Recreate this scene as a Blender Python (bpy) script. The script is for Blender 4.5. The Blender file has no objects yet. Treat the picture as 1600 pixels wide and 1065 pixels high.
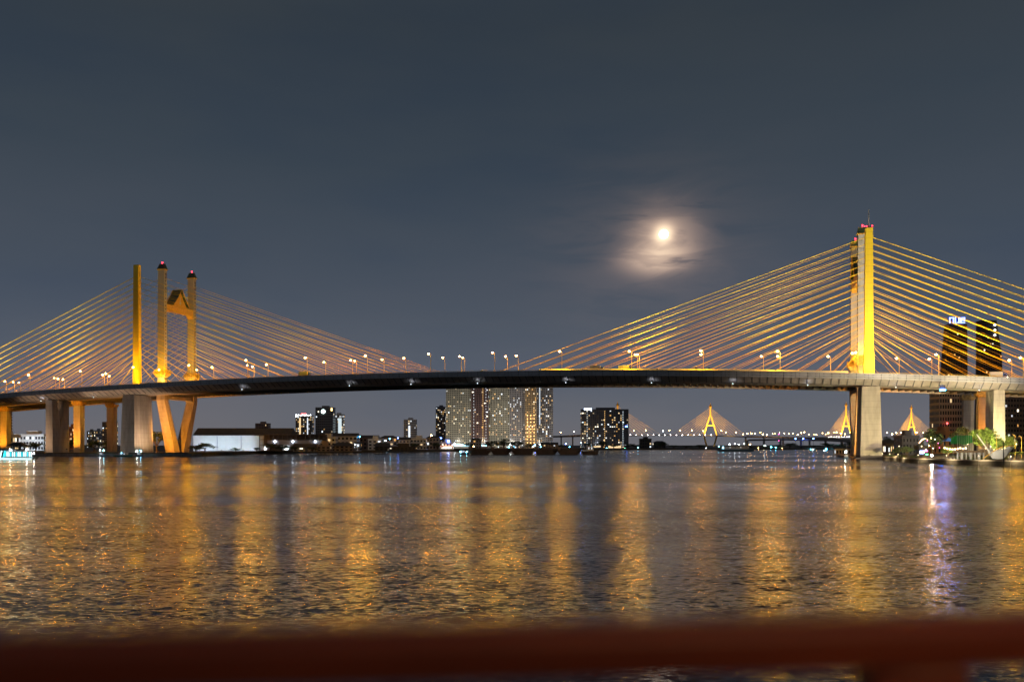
import bpy, bmesh, math, random
from mathutils import Vector, Matrix, noise
random.seed(7)
sc = bpy.context.scene
C = sc.collection
R = math.radians
# ------------------------------------------------------------------ camera
F = 1412.0; HY = 695.0; HC = 7.2          # focal length and horizon in photo pixels (1600 wide), eye height in m
cam_d = bpy.data.cameras.new('camera'); cam = bpy.data.objects.new('camera', cam_d); C.objects.link(cam)
cam.location = (0, 0, HC); cam.rotation_euler = (R(90), 0, 0)
cam_d.sensor_width = 36; cam_d.lens = F/1600*36; cam_d.shift_y = (HY-532.5)/1600
cam_d.clip_start = 0.05; cam_d.clip_end = 60000
cam_d.dof.use_dof = True; cam_d.dof.focus_distance = 520; cam_d.dof.aperture_fstop = 1.1
sc.camera = cam
sc.view_settings.view_transform = 'Standard'; sc.view_settings.look = 'None'
sc.view_settings.exposure = 0; sc.view_settings.gamma = 1
sc.render.engine = 'CYCLES'
sc.cycles.use_denoising = True
sc.cycles.max_bounces = 5; sc.cycles.diffuse_bounces = 2; sc.cycles.glossy_bounces = 3
sc.cycles.sample_clamp_indirect = 6; sc.cycles.sample_clamp_direct = 90; sc.cycles.use_light_tree = True
sc.cycles.caustics_reflective = False; sc.cycles.caustics_refractive = False

def at(px, y, d):                           # photo pixel + distance -> world point
    return Vector(((px-800)/F*d, d, HC+(HY-y)/F*d))

# ------------------------------------------------------------------ world: moonlit city-glow sky
MOON = at(1037, 366, 9000)
moon_dir = (MOON-Vector((0, 0, HC))).normalized()
w = bpy.data.worlds.new('World'); sc.world = w; w.use_nodes = True
nt = w.node_tree; N = nt.nodes; L = nt.links
for n in list(N): N.remove(n)
def nd(tree, kind, **kw):
    n = tree.nodes.new(kind)
    for k, v in kw.items():
        if k == 'inp':
            for a, b in v.items(): n.inputs[a].default_value = b
        else: setattr(n, k, v)
    return n
def math_node(tree, op, a, b=None, c=None, clamp=False):
    n = tree.nodes.new('ShaderNodeMath'); n.operation = op; n.use_clamp = clamp
    for i, v in enumerate((a, b, c)):
        if v is None: continue
        if isinstance(v, (int, float)): n.inputs[i].default_value = v
        else: tree.links.new(v, n.inputs[i])
    return n.outputs[0]
def ramp(tree, fac, stops, interp='LINEAR'):
    n = tree.nodes.new('ShaderNodeValToRGB'); n.color_ramp.interpolation = interp
    e = n.color_ramp.elements
    while len(e) > 1: e.remove(e[-1])
    e[0].position = stops[0][0]; e[0].color = (*stops[0][1], 1)
    for p, c in stops[1:]:
        x = e.new(p); x.color = (*c, 1)
    tree.links.new(fac, n.inputs[0]); return n.outputs[0]
def srgb(r, g, b):
    f = lambda v: (v/255/12.92) if v/255 <= .04045 else ((v/255+.055)/1.055)**2.4
    return (f(r), f(g), f(b))
tc = nd(nt, 'ShaderNodeTexCoord'); D = tc.outputs['Generated']
sep = nd(nt, 'ShaderNodeSeparateXYZ'); L.new(D, sep.inputs[0])
elev = math_node(nt, 'MAXIMUM', sep.outputs[2], 0.0)
# left side of the view is a bit bluer / greener, right side darker blue
skyc = ramp(nt, elev, [(0.0, srgb(106, 105, 110)), (0.03, srgb(101, 103, 111)), (0.08, srgb(89, 95, 106)),
                       (0.17, srgb(71, 80, 93)), (0.29, srgb(58, 68, 79)), (0.42, srgb(52, 60, 68)), (1.0, srgb(50, 56, 64))])
mp = nd(nt, 'ShaderNodeMapping', inp={'Scale': (1.6, 1.6, 6.0)}); L.new(D, mp.inputs[0])
nz = nd(nt, 'ShaderNodeTexNoise', inp={'Scale': 1.6, 'Detail': 4.0, 'Roughness': .5}); L.new(mp.outputs[0], nz.inputs['Vector'])
cl = ramp(nt, nz.outputs['Fac'], [(0.3, (0.84, 0.9, 0.98)), (0.5, (1.0, 1.0, 1.0)), (0.75, (1.12, 1.06, 1.03))])
mul = nd(nt, 'ShaderNodeMix', data_type='RGBA', blend_type='MULTIPLY'); mul.inputs[0].default_value = 1
L.new(skyc, mul.inputs[6]); L.new(cl, mul.inputs[7])
# thin cloud lit by the moon (offset direction coordinates around the moon)
def cloud_glow(cx, cz, sx, sz, power=1.0):
    dx = math_node(nt, 'SUBTRACT', sep.outputs[0], cx); dz = math_node(nt, 'SUBTRACT', sep.outputs[2], cz)
    a = math_node(nt, 'POWER', math_node(nt, 'ABSOLUTE', math_node(nt, 'DIVIDE', dx, sx)), 2.0)
    b = math_node(nt, 'POWER', math_node(nt, 'ABSOLUTE', math_node(nt, 'DIVIDE', dz, sz)), 2.0)
    r = math_node(nt, 'MULTIPLY', math_node(nt, 'ADD', a, b), -1.0)
    return math_node(nt, 'MULTIPLY', math_node(nt, 'EXPONENT', r), power)
front = math_node(nt, 'GREATER_THAN', sep.outputs[1], 0.0)
mp2 = nd(nt, 'ShaderNodeMapping', inp={'Scale': (6, 6, 27), 'Rotation': (0, R(4), 0)}); L.new(D, mp2.inputs[0])
nz2 = nd(nt, 'ShaderNodeTexNoise', inp={'Scale': 1.5, 'Detail': 5.0, 'Roughness': .55, 'Distortion': .6}); L.new(mp2.outputs[0], nz2.inputs['Vector'])
wisp = ramp(nt, nz2.outputs['Fac'], [(0.36, (.3,)*3), (0.5, (.8,)*3), (0.64, (1.2,)*3)], 'EASE')
mx, mz = moon_dir.x, moon_dir.z
g1 = cloud_glow(mx, mz, .0095, .0095, 1.1)
g2 = cloud_glow(mx-.002, mz-.003, .032, .026, .36)
g3 = cloud_glow(mx-.004, mz-.025, .032, .014, .46)
g4 = cloud_glow(mx-.01, mz-.015, .10, .07, .045)
wis = math_node(nt, 'MULTIPLY', math_node(nt, 'ADD', math_node(nt, 'ADD', g2, g3), g4), wisp)
glow = math_node(nt, 'MULTIPLY', math_node(nt, 'ADD', wis, g1), front)
gc = nd(nt, 'ShaderNodeMix', data_type='RGBA', blend_type='MIX'); L.new(math_node(nt, 'MULTIPLY', glow, .8, clamp=True), gc.inputs[0])
gc.inputs[6].default_value = (1.0, .60, .40, 1); gc.inputs[7].default_value = (1.0, .76, .48, 1)
vm = nd(nt, 'ShaderNodeVectorMath', operation='SCALE'); L.new(gc.outputs[2], vm.inputs[0]); L.new(glow, vm.inputs['Scale'])
add = nd(nt, 'ShaderNodeVectorMath', operation='ADD'); L.new(mul.outputs[2], add.inputs[0]); L.new(vm.outputs[0], add.inputs[1])
bg = nd(nt, 'ShaderNodeBackground'); bg.inputs['Strength'].default_value = 1.0; L.new(add.outputs[0], bg.inputs['Color'])
ow = nd(nt, 'ShaderNodeOutputWorld'); L.new(bg.outputs[0], ow.inputs[0])
# moonlight
sl = bpy.data.lights.new('moonlight', 'SUN'); sl.energy = 0.002; sl.angle = R(.5); sl.color = (1, .92, .8)
so = bpy.data.objects.new('moonlight', sl); C.objects.link(so); so.rotation_euler = moon_dir.to_track_quat('Z', 'Y').to_euler()

# ------------------------------------------------------------------ materials
MATS = {}
def mat(name, col, rough=.7, metal=0, var=.0, vscale=1.0, emit=None, estr=0, stretch=(1, 1, 1), spec=.5, bump=0.0, sample=True):
    if name in MATS: return MATS[name]
    m = bpy.data.materials.new(name); m.use_nodes = True; t = m.node_tree
    b = t.nodes['Principled BSDF']; b.inputs['Base Color'].default_value = (*col, 1)
    b.inputs['Roughness'].default_value = rough; b.inputs['Metallic'].default_value = metal
    b.inputs['Specular IOR Level'].default_value = spec
    if var:
        g = t.nodes.new('ShaderNodeNewGeometry'); mpn = t.nodes.new('ShaderNodeMapping'); mpn.inputs['Scale'].default_value = stretch
        t.links.new(g.outputs['Position'], mpn.inputs[0])
        n = t.nodes.new('ShaderNodeTexNoise'); n.inputs['Scale'].default_value = vscale; n.inputs['Detail'].default_value = 6; n.inputs['Roughness'].default_value = .62
        t.links.new(mpn.outputs[0], n.inputs['Vector'])
        o = ramp(t, n.outputs['Fac'], [(.28, tuple(c*(1-var) for c in col)), (.5, col), (.72, tuple(min(1, c*(1+var)) for c in col))])
        t.links.new(o, b.inputs['Base Color'])
        if bump:
            bp = t.nodes.new('ShaderNodeBump'); bp.inputs['Strength'].default_value = bump; bp.inputs['Distance'].default_value = .1
            t.links.new(n.outputs['Fac'], bp.inputs['Height']); t.links.new(bp.outputs[0], b.inputs['Normal'])
    if emit:
        b.inputs['Emission Color'].default_value = (*emit, 1); b.inputs['Emission Strength'].default_value = estr
        if not sample: m.cycles.emission_sampling = 'NONE'
    MATS[name] = m; return m
CONC = mat('concrete', (.42, .38, .33), .85, var=.28, vscale=.35, stretch=(1, 1, .18), bump=.3)
def stain(m, zt, dk):
    t = m.node_tree; b = t.nodes['Principled BSDF']; src = b.inputs['Base Color'].links[0].from_socket
    g = t.nodes.new('ShaderNodeNewGeometry'); sp_ = t.nodes.new('ShaderNodeSeparateXYZ'); t.links.new(g.outputs['Position'], sp_.inputs[0])
    n = t.nodes.new('ShaderNodeTexNoise'); n.inputs['Scale'].default_value = .5; t.links.new(g.outputs['Position'], n.inputs['Vector'])
    z = math_node(t, 'ADD', sp_.outputs[2], math_node(t, 'MULTIPLY', n.outputs['Fac'], -2.5))
    a = ramp(t, math_node(t, 'DIVIDE', z, 10.0), [(zt/10, (dk,)*3), (zt/10+.05, (1, 1, 1))])
    fr = math_node(t, 'FRACT', math_node(t, 'DIVIDE', sp_.outputs[2], 3.0))
    l = ramp(t, fr, [(0, (.72,)*3), (.035, (.72,)*3), (.05, (1, 1, 1))])
    for x in (a, l):
        mm = t.nodes.new('ShaderNodeMix'); mm.data_type = 'RGBA'; mm.blend_type = 'MULTIPLY'; mm.inputs[0].default_value = 1
        t.links.new(src, mm.inputs[6]); t.links.new(x, mm.inputs[7]); src = mm.outputs[2]
    t.links.new(src, b.inputs['Base Color'])
stain(CONC, .3, .35)
CONC_D = mat('weathered_concrete', (.22, .19, .17), .9, var=.35, vscale=.4, stretch=(1, 1, .3), bump=.3)
DECKC = mat('deck_concrete', (.20, .20, .21), .75, var=.22, vscale=.25, stretch=(1, 1, .5))
FASC = mat('painted_fascia', (.47, .47, .49), .6, var=.18, vscale=.3, stretch=(1, 1, 2))
SOFF = mat('painted_soffit', (.46, .42, .40), .55, metal=0, var=.25, vscale=.2)
ASPH = mat('asphalt', (.05, .05, .05), .9, var=.2, vscale=.6)
WHITEC = mat('white_paint', (.7, .7, .68), .6, var=.1, vscale=.5)  # also colours the added light-streak strip on the front deck edge
YEL = mat('yellow_pylon_paint', (.80, .57, .02), .55, var=.06, vscale=.4, stretch=(1, 1, .2))
CAB = mat('yellow_cable_sheath', (.85, .60, .03), .7, spec=.1)
CAB2 = mat('gold_cable_sheath', (.82, .50, .04), .7, spec=.1)
TOW = mat('beige_tower_render', (.40, .395, .40), .8, var=.12, vscale=.4, stretch=(1, 1, .15))
stain(YEL, 0, 1); stain(TOW, 0, 1)
ORN = mat('carved_gold_ornament', (.50, .33, .10), .6, var=.5, vscale=.9, bump=.8)
ROOFG = mat('green_glazed_tiles', (.05, .09, .04), .4, var=.3, vscale=1.5)
GOLD = mat('gilded_trim', (.7, .42, .06), .45, var=.2, vscale=1)
STEEL = mat('galvanised_steel', (.32, .32, .32), .5, metal=.5)
YSTEEL = mat('yellow_lamp_post_paint', (.75, .5, .08), .5)
DARK = mat('dark_metal', (.03, .03, .035), .5)
LEAF = mat('foliage_dark', (.05, .075, .03), .7, var=.5, vscale=.6)
LEAF2 = mat('foliage_light', (.12, .19, .03), .65, var=.5, vscale=.6)
LEAF3 = mat('foliage_palm', (.16, .20, .04), .6, var=.4, vscale=.8)
BARK = mat('bark', (.10, .07, .05), .9, var=.3, vscale=3)
SOD = mat('sodium_lamp', (1, .7, .4), .5, emit=(1, .55, .2), estr=60, sample=False)
RED = mat('red_beacon', (1, .1, .1), .5, emit=(1, .015, .03), estr=16)
def halo_shader(name, col, st):
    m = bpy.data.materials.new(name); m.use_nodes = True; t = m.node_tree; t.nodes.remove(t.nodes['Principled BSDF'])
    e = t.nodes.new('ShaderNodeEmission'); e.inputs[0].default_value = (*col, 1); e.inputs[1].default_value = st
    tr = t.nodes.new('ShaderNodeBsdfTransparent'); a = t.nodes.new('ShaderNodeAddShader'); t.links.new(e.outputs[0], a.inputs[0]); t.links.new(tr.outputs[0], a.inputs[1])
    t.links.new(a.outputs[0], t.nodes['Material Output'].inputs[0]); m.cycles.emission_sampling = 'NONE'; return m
HALO = halo_shader('amber_halo_glow', (1, .40, .06), 3.2)  # see-through glow that paints a halo round each street lamp
def glowm(name, c, s, sample=True): return mat(name, tuple(min(1, x) for x in c), .5, emit=c, estr=s, sample=sample)

# ------------------------------------------------------------------ mesh helpers
TH = math.atan2(.25, .968); U = Vector((math.cos(TH), -math.sin(TH), 0)); V = Vector((math.sin(TH), math.cos(TH), 0))
O = Vector((-246, 593, 0)); SPAN = 450.0
def B(s, t, z): return O + U*s + V*t + Vector((0, 0, z))
def dz(s): return 48.5 - 9.2e-5*(s-205)**2
def s_at(px, t):                            # station along the bridge where a photo column meets the line t
    k = (px-800)/F
    return (k*(O.y+V.y*t)-(O.x+V.x*t))/(U.x-k*U.y)
def yd(s, t): return (O+U*s+V*t).y

class MB:
    def __init__(s): s.v = []; s.f = []
    def add(s, vs, fs):
        n = len(s.v); s.v += [Vector(v) for v in vs]; s.f += [[n+i for i in f] for f in fs]; return s
    def hexa(s, q):                         # 8 points: bottom 4 ccw, top 4 ccw
        return s.add(q, [(3, 2, 1, 0), (4, 5, 6, 7), (0, 1, 5, 4), (1, 2, 6, 5), (2, 3, 7, 6), (3, 0, 4, 7)])
    def box(s, x0, x1, y0, y1, z0, z1, T=None):
        q = [(x0, y0, z0), (x1, y0, z0), (x1, y1, z0), (x0, y1, z0), (x0, y0, z1), (x1, y0, z1), (x1, y1, z1), (x0, y1, z1)]
        if T: q = [T(*p) for p in q]
        return s.hexa(q)
    def taper(s, T, a, z0, b, z1):          # a,b = (x0,x1,y0,y1) at z0 and z1
        q = [(a[0], a[2], z0), (a[1], a[2], z0), (a[1], a[3], z0), (a[0], a[3], z0), (b[0], b[2], z1), (b[1], b[2], z1), (b[1], b[3], z1), (b[0], b[3], z1)]
        return s.hexa([T(*p) for p in q] if T else q)
    def tube(s, p0, p1, r, n=5, r1=None):
        p0 = Vector(p0); p1 = Vector(p1); d = (p1-p0)
        if d.length < 1e-6: return s
        d.normalize(); a = d.orthogonal().normalized(); b = d.cross(a); r1 = r if r1 is None else r1
        vs = [p0+(a*math.cos(2*math.pi*i/n)+b*math.sin(2*math.pi*i/n))*r for i in range(n)] + [p1+(a*math.cos(2*math.pi*i/n)+b*math.sin(2*math.pi*i/n))*r1 for i in range(n)]
        fs = [(i, (i+1) % n, n+(i+1) % n, n+i) for i in range(n)] + [tuple(range(n-1, -1, -1)), tuple(range(n, 2*n))]
        return s.add(vs, fs)
    def ball(s, c, r, seg=8, rings=5, sc=(1, 1, 1)):
        c = Vector(c); vs = [c+Vector((0, 0, r*sc[2]))]; 
        for j in range(1, rings):
            th = math.pi*j/rings
            for i in range(seg):
                ph = 2*math.pi*i/seg
                vs.append(c+Vector((r*sc[0]*math.sin(th)*math.cos(ph), r*sc[1]*math.sin(th)*math.sin(ph), r*sc[2]*math.cos(th))))
        vs.append(c-Vector((0, 0, r*sc[2]))); fs = []
        for i in range(seg): fs.append((0, 1+i, 1+(i+1) % seg))
        for j in range(rings-2):
            for i in range(seg):
                a = 1+j*seg+i; b = 1+j*seg+(i+1) % seg; fs.append((a, a+seg, b+seg, b))
        l = len(vs)-1
        for i in range(seg): fs.append((l, 1+(rings-2)*seg+(i+1) % seg, 1+(rings-2)*seg+i))
        return s.add(vs, fs)
    def poly(s, pts, z0, z1):               # extruded plan polygon (ccw)
        n = len(pts)
        return s.add([(p[0], p[1], z0) for p in pts]+[(p[0], p[1], z1) for p in pts], [tuple(range(n-1, -1, -1)), tuple(range(n, 2*n))]+[(i, (i+1) % n, n+(i+1) % n, n+i) for i in range(n)])
    def prism(s, a, b):                     # two matching outlines joined
        n = len(a)
        return s.add(list(a)+list(b), [tuple(range(n-1, -1, -1)), tuple(range(n, 2*n))]+[(i, (i+1) % n, n+(i+1) % n, n+i) for i in range(n)])
    def sweep(s, prof, ss, zf):             # closed (t,z) profile swept along the bridge
        n = len(prof); vs = []; fs = []
        for q in ss: vs += [B(q, t, zf(q)+z) for t, z in prof]
        for k in range(len(ss)-1):
            for i in range(n):
                j = (i+1) % n; fs.append((k*n+i, (k+1)*n+i, (k+1)*n+j, k*n+j))
        fs.append(tuple(range(n))); fs.append(tuple(reversed([(len(ss)-1)*n+i for i in range(n)])))
        return s.add(vs, fs)
    def build(s, name, m, parent=None, loc=None, bevel=0, smooth=False):
        me = bpy.data.meshes.new(name); o = bpy.data.objects.new(name, me)
        base = Vector(loc) if loc is not None else (Vector(parent['base']) if parent is not None and 'base' in parent else Vector((0, 0, 0)))
        me.from_pydata([tuple(v-base) for v in s.v], [], s.f); me.update()
        bm = bmesh.new(); bm.from_mesh(me); bmesh.ops.recalc_face_normals(bm, faces=bm.faces); bm.to_mesh(me); bm.free()
        if smooth:
            for p in me.polygons: p.use_smooth = True
        for mm in (m if isinstance(m, (list, tuple)) else [m]): me.materials.append(mm)
        C.objects.link(o)
        if parent is not None: o.parent = parent; o['base'] = list(base)
        else: o.location = base
        if bevel:
            b = o.modifiers.new('bevel', 'BEVEL'); b.width = bevel; b.segments = 2; b.limit_method = 'ANGLE'
        return o
def thing(name, label, cat, loc, group=None, rz=0):
    o = bpy.data.objects.new(name, None); C.objects.link(o); o.location = loc; o.empty_display_size = .5
    o.rotation_euler.z = rz; o['label'] = label; o['category'] = cat; o['base'] = list(loc)
    if group: o['group'] = group
    return o
def local(name, label, cat, group=None):    # thing built in its own coordinates, placed later
    o = thing(name, label, cat, (0, 0, 0), group); return o
def tag(o, label, cat, group=None):
    o['label'] = label; o['category'] = cat
    if group: o['group'] = group
    return o
def struct(o): o['kind'] = 'structure'; return o
def copy_tree(o, parent=None):
    c = o.copy(); C.objects.link(c)
    if parent is not None: c.parent = parent
    for ch in list(o.children): copy_tree(ch, c)
    return c
ORD = ['first', 'second', 'third', 'fourth', 'fifth', 'sixth', 'seventh', 'eighth', 'ninth', 'tenth', 'eleventh', 'twelfth', 'thirteenth', 'fourteenth', 'fifteenth', 'sixteenth', 'seventeenth', 'eighteenth', 'nineteenth', 'twentieth', '21st', '22nd', '23rd', '24th', '25th', '26th', '27th', '28th', '29th', '30th']+['%dth' % i for i in range(31, 60)]
def spot(name, loc, target, power, col, size=60, blend=.6, radius=.5, parent=None):
    l = bpy.data.lights.new(name, 'SPOT'); l.energy = power; l.color = col; l.spot_size = R(size); l.spot_blend = blend; l.shadow_soft_size = radius
    o = bpy.data.objects.new(name, l); C.objects.link(o); o.location = loc
    o.rotation_euler = (Vector(target)-Vector(loc)).to_track_quat('-Z', 'Y').to_euler(); return o
def pt(name, loc, power, col, radius=.4):
    l = bpy.data.lights.new(name, 'POINT'); l.energy = power; l.color = col; l.shadow_soft_size = radius
    o = bpy.data.objects.new(name, l); C.objects.link(o); o.location = loc; return o
ORANGE = (1, .47, .08); WARM = (1, .72, .38); YL = (1, .66, .22)
def floodlight(loc, target, power, col, size, label, group='bridge floodlights', pole=0, blend=.6):
    loc = Vector(loc); f = thing('floodlight', label, 'floodlight', loc-Vector((0, 0, pole)), group)
    m = MB(); m.box(loc.x-.35, loc.x+.35, loc.y-.2, loc.y+.2, loc.z-.55, loc.z-.1); m.build('housing', DARK, f, bevel=.04)
    k = MB(); k.box(loc.x-.06, loc.x+.06, loc.y-.06, loc.y+.06, loc.z-max(pole, .9), loc.z-.55); k.build('bracket', STEEL, f)
    d = (Vector(target)-loc).normalized()
    s = spot('floodlight_beam', loc+d*.4, target, power, col, size, 1.0 if group == 'cable floodlights' else blend)
    s.parent = f; s.location = loc+d*.4-Vector(f['base']); return f

# ------------------------------------------------------------------ water
def water_mat():
    m = bpy.data.materials.new('river_water'); m.use_nodes = True; t = m.node_tree; b = t.nodes['Principled BSDF']
    b.inputs['Base Color'].default_value = (.006, .007, .006, 1); b.inputs['IOR'].default_value = 1.333
    g = t.nodes.new('ShaderNodeNewGeometry')
    def nz(scale, stretch, detail=2, rot=0, rough=.5):
        mpn = t.nodes.new('ShaderNodeMapping'); mpn.inputs['Scale'].default_value = stretch; mpn.inputs['Rotation'].default_value = (0, 0, rot)
        t.links.new(g.outputs['Position'], mpn.inputs[0])
        n = t.nodes.new('ShaderNodeTexNoise'); n.inputs['Scale'].default_value = scale; n.inputs['Detail'].default_value = detail; n.inputs['Roughness'].default_value = rough
        t.links.new(mpn.outputs[0], n.inputs['Vector']); return n
    def vm(op, a, bb=None, s=None):
        n = t.nodes.new('ShaderNodeVectorMath'); n.operation = op
        for i, v in enumerate((a, bb)):
            if v is None: continue
            if isinstance(v, tuple): n.inputs[i].default_value = v
            else: t.links.new(v, n.inputs[i])
        if s is not None:
            if isinstance(s, (int, float)): n.inputs['Scale'].default_value = s
            else: t.links.new(s, n.inputs['Scale'])
        return n.outputs[0]
    big = nz(.012, (.35, 1.6, 1), 3, R(8)); mid = nz(.05, (.3, 1.5, 1), 3, R(-6))
    a1 = ramp(t, big.outputs['Fac'], [(.36, (.14,)*3), (.47, (.75,)*3), (.56, (1.0,)*3), (.68, (1.4,)*3)])
    a2 = ramp(t, mid.outputs['Fac'], [(.34, (.45,)*3), (.66, (1.35,)*3)])
    amp = math_node(t, 'MULTIPLY', a1, a2)
    n1 = nz(6.4, (.36, .80, 1), 3, R(6), .62); n2 = nz(1.1, (.45, .9, 1), 2, R(-10)); n3 = nz(.22, (.6, 1.2, 1), 2, R(20))
    def slope(n, ax, ay): return vm('MULTIPLY', vm('SUBTRACT', n.outputs['Color'], (.5, .5, .5)), (ax, ay, 0))
    s = vm('ADD', vm('ADD', slope(n1, 1.0, 1.0), slope(n2, .16, .26)), slope(n3, .06, .14))
    s = vm('SCALE', s, None, amp)
    nn = vm('NORMALIZE', vm('ADD', s, (0, 0, 1)))
    t.links.new(nn, b.inputs['Normal'])
    t.links.new(ramp(t, big.outputs['Fac'], [(.36, (.07,)*3), (.47, (.145,)*3), (.7, (.205,)*3)]), b.inputs['Roughness'])
    return m
wm = MB(); wm.add([(-12000, -1500, 0), (12000, -1500, 0), (12000, 22000, 0), (-12000, 22000, 0)], [(0, 1, 2, 3)])
struct(wm.build('river_water', water_mat()))
GRASSG = mat('bank_ground', (.10, .085, .06), .9, var=.4, vscale=.15)
QUAY = mat('quay_wall', (.42, .36, .28), .85, var=.25, vscale=.4, stretch=(1, 1, 2))
land = MB(); land.poly([(-9000, 700), (-700, 603), (-331, 586), (-205, 570), (-200, 640), (-221, 782), (-125, 880), (-70, 1000), (60, 1300), (300, 1420), (560, 1440), (9000, 1500), (9000, 16000), (-9000, 16000)], -3, 2.3)
struct(land.build('left_bank_ground', GRASSG))
land = MB(); land.poly([(9000, 300), (9000, 1495), (570, 1434), (345, 900), (245, 640), (203, 486), (199, 462), (176, 430), (161, 366), (166, 330), (176, 306)], -3, 1.5)
struct(land.build('park_ground', GRASSG))
q = MB(); pts = [(560, 300), (177, 306.5), (167, 330), (162, 366), (177, 429.5), (200, 461)]
for a, b_ in zip(pts, pts[1:]):
    a = Vector((*a, 0)); b_ = Vector((*b_, 0)); d = (b_-a).normalized(); n = Vector((d.y, -d.x, 0))
    if n.dot(Vector((-1, -.6, 0))) < 0: n = -n
    q.hexa([p+Vector((0, 0, z)) for z in (-1, 1.95) for p in (a+n*.5, b_+n*.5, b_-n*.3, a-n*.3)])
tag(q.build('quay_wall', QUAY), 'long pale quay wall along the water edge of the riverside park', 'wall')
led = MB(); led.poly([(-420, 589), (-331, 580), (-200, 564), (-196, 571), (-331, 587.5), (-420, 596)], -2, 1.7)
tag(led.build('concrete_ledge', CONC_D), 'low dark concrete ledge at the water below the left bridge piers', 'ledge')

# ------------------------------------------------------------------ front (older) bridge: single plane of cables
def rng(a, b, n): return [a+(b-a)*i/n for i in range(n+1)]
SS = rng(-420, 800, 150)
OB = thing('cable_stayed_bridge', 'nearer cable-stayed bridge with one slender yellow pylon at each end', 'bridge', B(0, 0, 0))
m = MB(); m.sweep([(-16, .2), (-16, -1.7), (-10, -4.6), (10, -4.6), (16, -1.7), (16, .2), (15.6, 0), (-15.6, 0)], SS, dz); m.build('deck', SOFF, OB)
m = MB(); m.sweep([(-15.9, .03), (15.9, .03), (15.9, .06), (-15.9, .06)], SS, lambda s: dz(s)+.18); m.build('roadway', ASPH, OB)
for t0, nm in ((-16.15, 1), (15.9, 0)):
    m = MB(); m.sweep([(t0, 1.05), (t0, -1.9 if nm else .2), (t0+.22, -1.9 if nm else .2), (t0+.22, 1.05)], SS, dz); pa = m.build('parapet', FASC if nm else DECKC, OB)
    if nm:                                   # panel joints, two conduit runs with clamps
        j = MB()
        for s in rng(-410, 790, 200): j.box(s-.09, s+.09, t0-.06, t0+.02, dz(s)-1.88, dz(s)+1.02, B)
        j.build('panel_joint', DECKC, pa)['kind'] = 'stuff'
        k = MB()
        for z in (.25, -.95):
            for a, b_ in zip(SS, SS[1:]): k.tube(B(a, t0-.14, dz(a)+z), B(b_, t0-.14, dz(b_)+z), .07, 4)
            for s in rng(-410, 790, 300): k.box(s-.35, s+.35, t0-.24, t0, dz(s)+z-.12, dz(s)+z+.12, B)
        k.build('conduit', DARK, pa)
m = MB(); m.sweep([(-15.95, 1.95), (-16.95, 1.25), (-16.95, 1.07), (-15.7, 1.07), (-15.7, 1.95)], rng(274, 438, 24), dz); m.build('light_streak_strip', WHITEC, OB)  # pale sloped strip added to stand in for a streak of light
m = MB(); m.sweep([(-.35, .95), (-.35, .2), (.35, .2), (.35, .95)], SS, dz); m.build('median_barrier', DECKC, OB)
rl = MB()
for t in (-15.9, 16.0):
    for z in (1.35, 1.65):
        for a, b_ in zip(SS, SS[1:]): rl.tube(B(a, t, dz(a)+z), B(b_, t, dz(b_)+z), .05, 3)
    for s in rng(-410, 790, 400): rl.tube(B(s, t, dz(s)+1.0), B(s, t, dz(s)+1.68), .05, 3)
rl.build('guard_rail', YSTEEL, OB)
# soffit cross ribs on the slanted side
rb = MB()
for s in rng(-410, 790, 300):
    rb.hexa([B(s-.25, -15.6, dz(s)-2.15), B(s+.25, -15.6, dz(s)-2.15), B(s+.25, -10, dz(s)-4.9), B(s-.25, -10, dz(s)-4.9), B(s-.25, -15.6, dz(s)-1.9), B(s+.25, -15.6, dz(s)-1.9), B(s+.25, -10, dz(s)-4.55), B(s-.25, -10, dz(s)-4.55)])
rb.build('soffit_rib', DECKC, OB)['kind'] = 'stuff'
ANC = rng(60.5, 117.5, 16)
for ip, sp in enumerate((0, SPAN)):
    zb = dz(sp); top = (125.2, 122.4)[ip]
    p = MB(); p.taper(B, (sp-2.4, sp+2.4, -1.5, 1.5), zb, (sp-1.9, sp+1.9, -1.35, 1.35), top)
    if ip == 1: p.taper(B, (sp-2.7, sp+2.7, -1.7, 1.7), zb+.2, (sp-2.5, sp+2.5, -1.55, 1.55), zb+14)
    py = p.build('pylon', YEL, OB, bevel=.12)
    for z in ANC:
        for sg in (-1, 1): a = MB(); a.box(sp+sg*1.7-.5, sp+sg*1.7+.5, -.55, .55, z-.5, z+.5, B); a.build('anchor_box', YEL, py)
    if ip == 1:
        b1 = MB(); b1.tube(B(sp, 0, top), B(sp, 0, top+10), .34, 6, .2); b1.build('lightning_rod', STEEL, py)
        b1 = MB(); b1.box(sp-1.9, sp+1.9, -1.3, 1.3, top, top+.5, B); b1.build('top_platform', DARK, py)
        for q_ in (-2.2, -1.2, 1.6): b2 = MB(); b2.ball(B(sp+q_, -.8, top+.9), .34); b2.build('beacon', RED, py)
    # pier under the pylon
    pr = MB(); pr.taper(B, (sp-5.6, sp+5.6, -10, 10), -4, (sp-4.5, sp+4.5, -8.6, 8.6), zb-4.9)
    pi = pr.build('main_pier', CONC, OB, bevel=.25)
    cp = MB(); cp.box(sp-3.2, sp+3.2, -7, 7, zb-4.95, zb-4.5, B); cp.build('bearing', DARK, pi)
    ft = MB(); ft.box(sp-8, sp+8, -13, 13, -4, 1.9 if ip == 0 else .6, B); ft.build('pile_cap', CONC_D, OB, bevel=.2)
    for sg in (-1, 1):
        for i, z in enumerate(ANC):
            sc_ = sp+sg*(16+12.0*i)
            for dt in (-.5, .5):
                if dt > 0 and False: pass
            c = MB()
            for dt in (-.32, .32): c.tube(B(sp+sg*1.6, dt, z), B(sc_, dt, dz(sc_)+.6), .105, 5)
            c.build('cable', CAB, OB)
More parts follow.
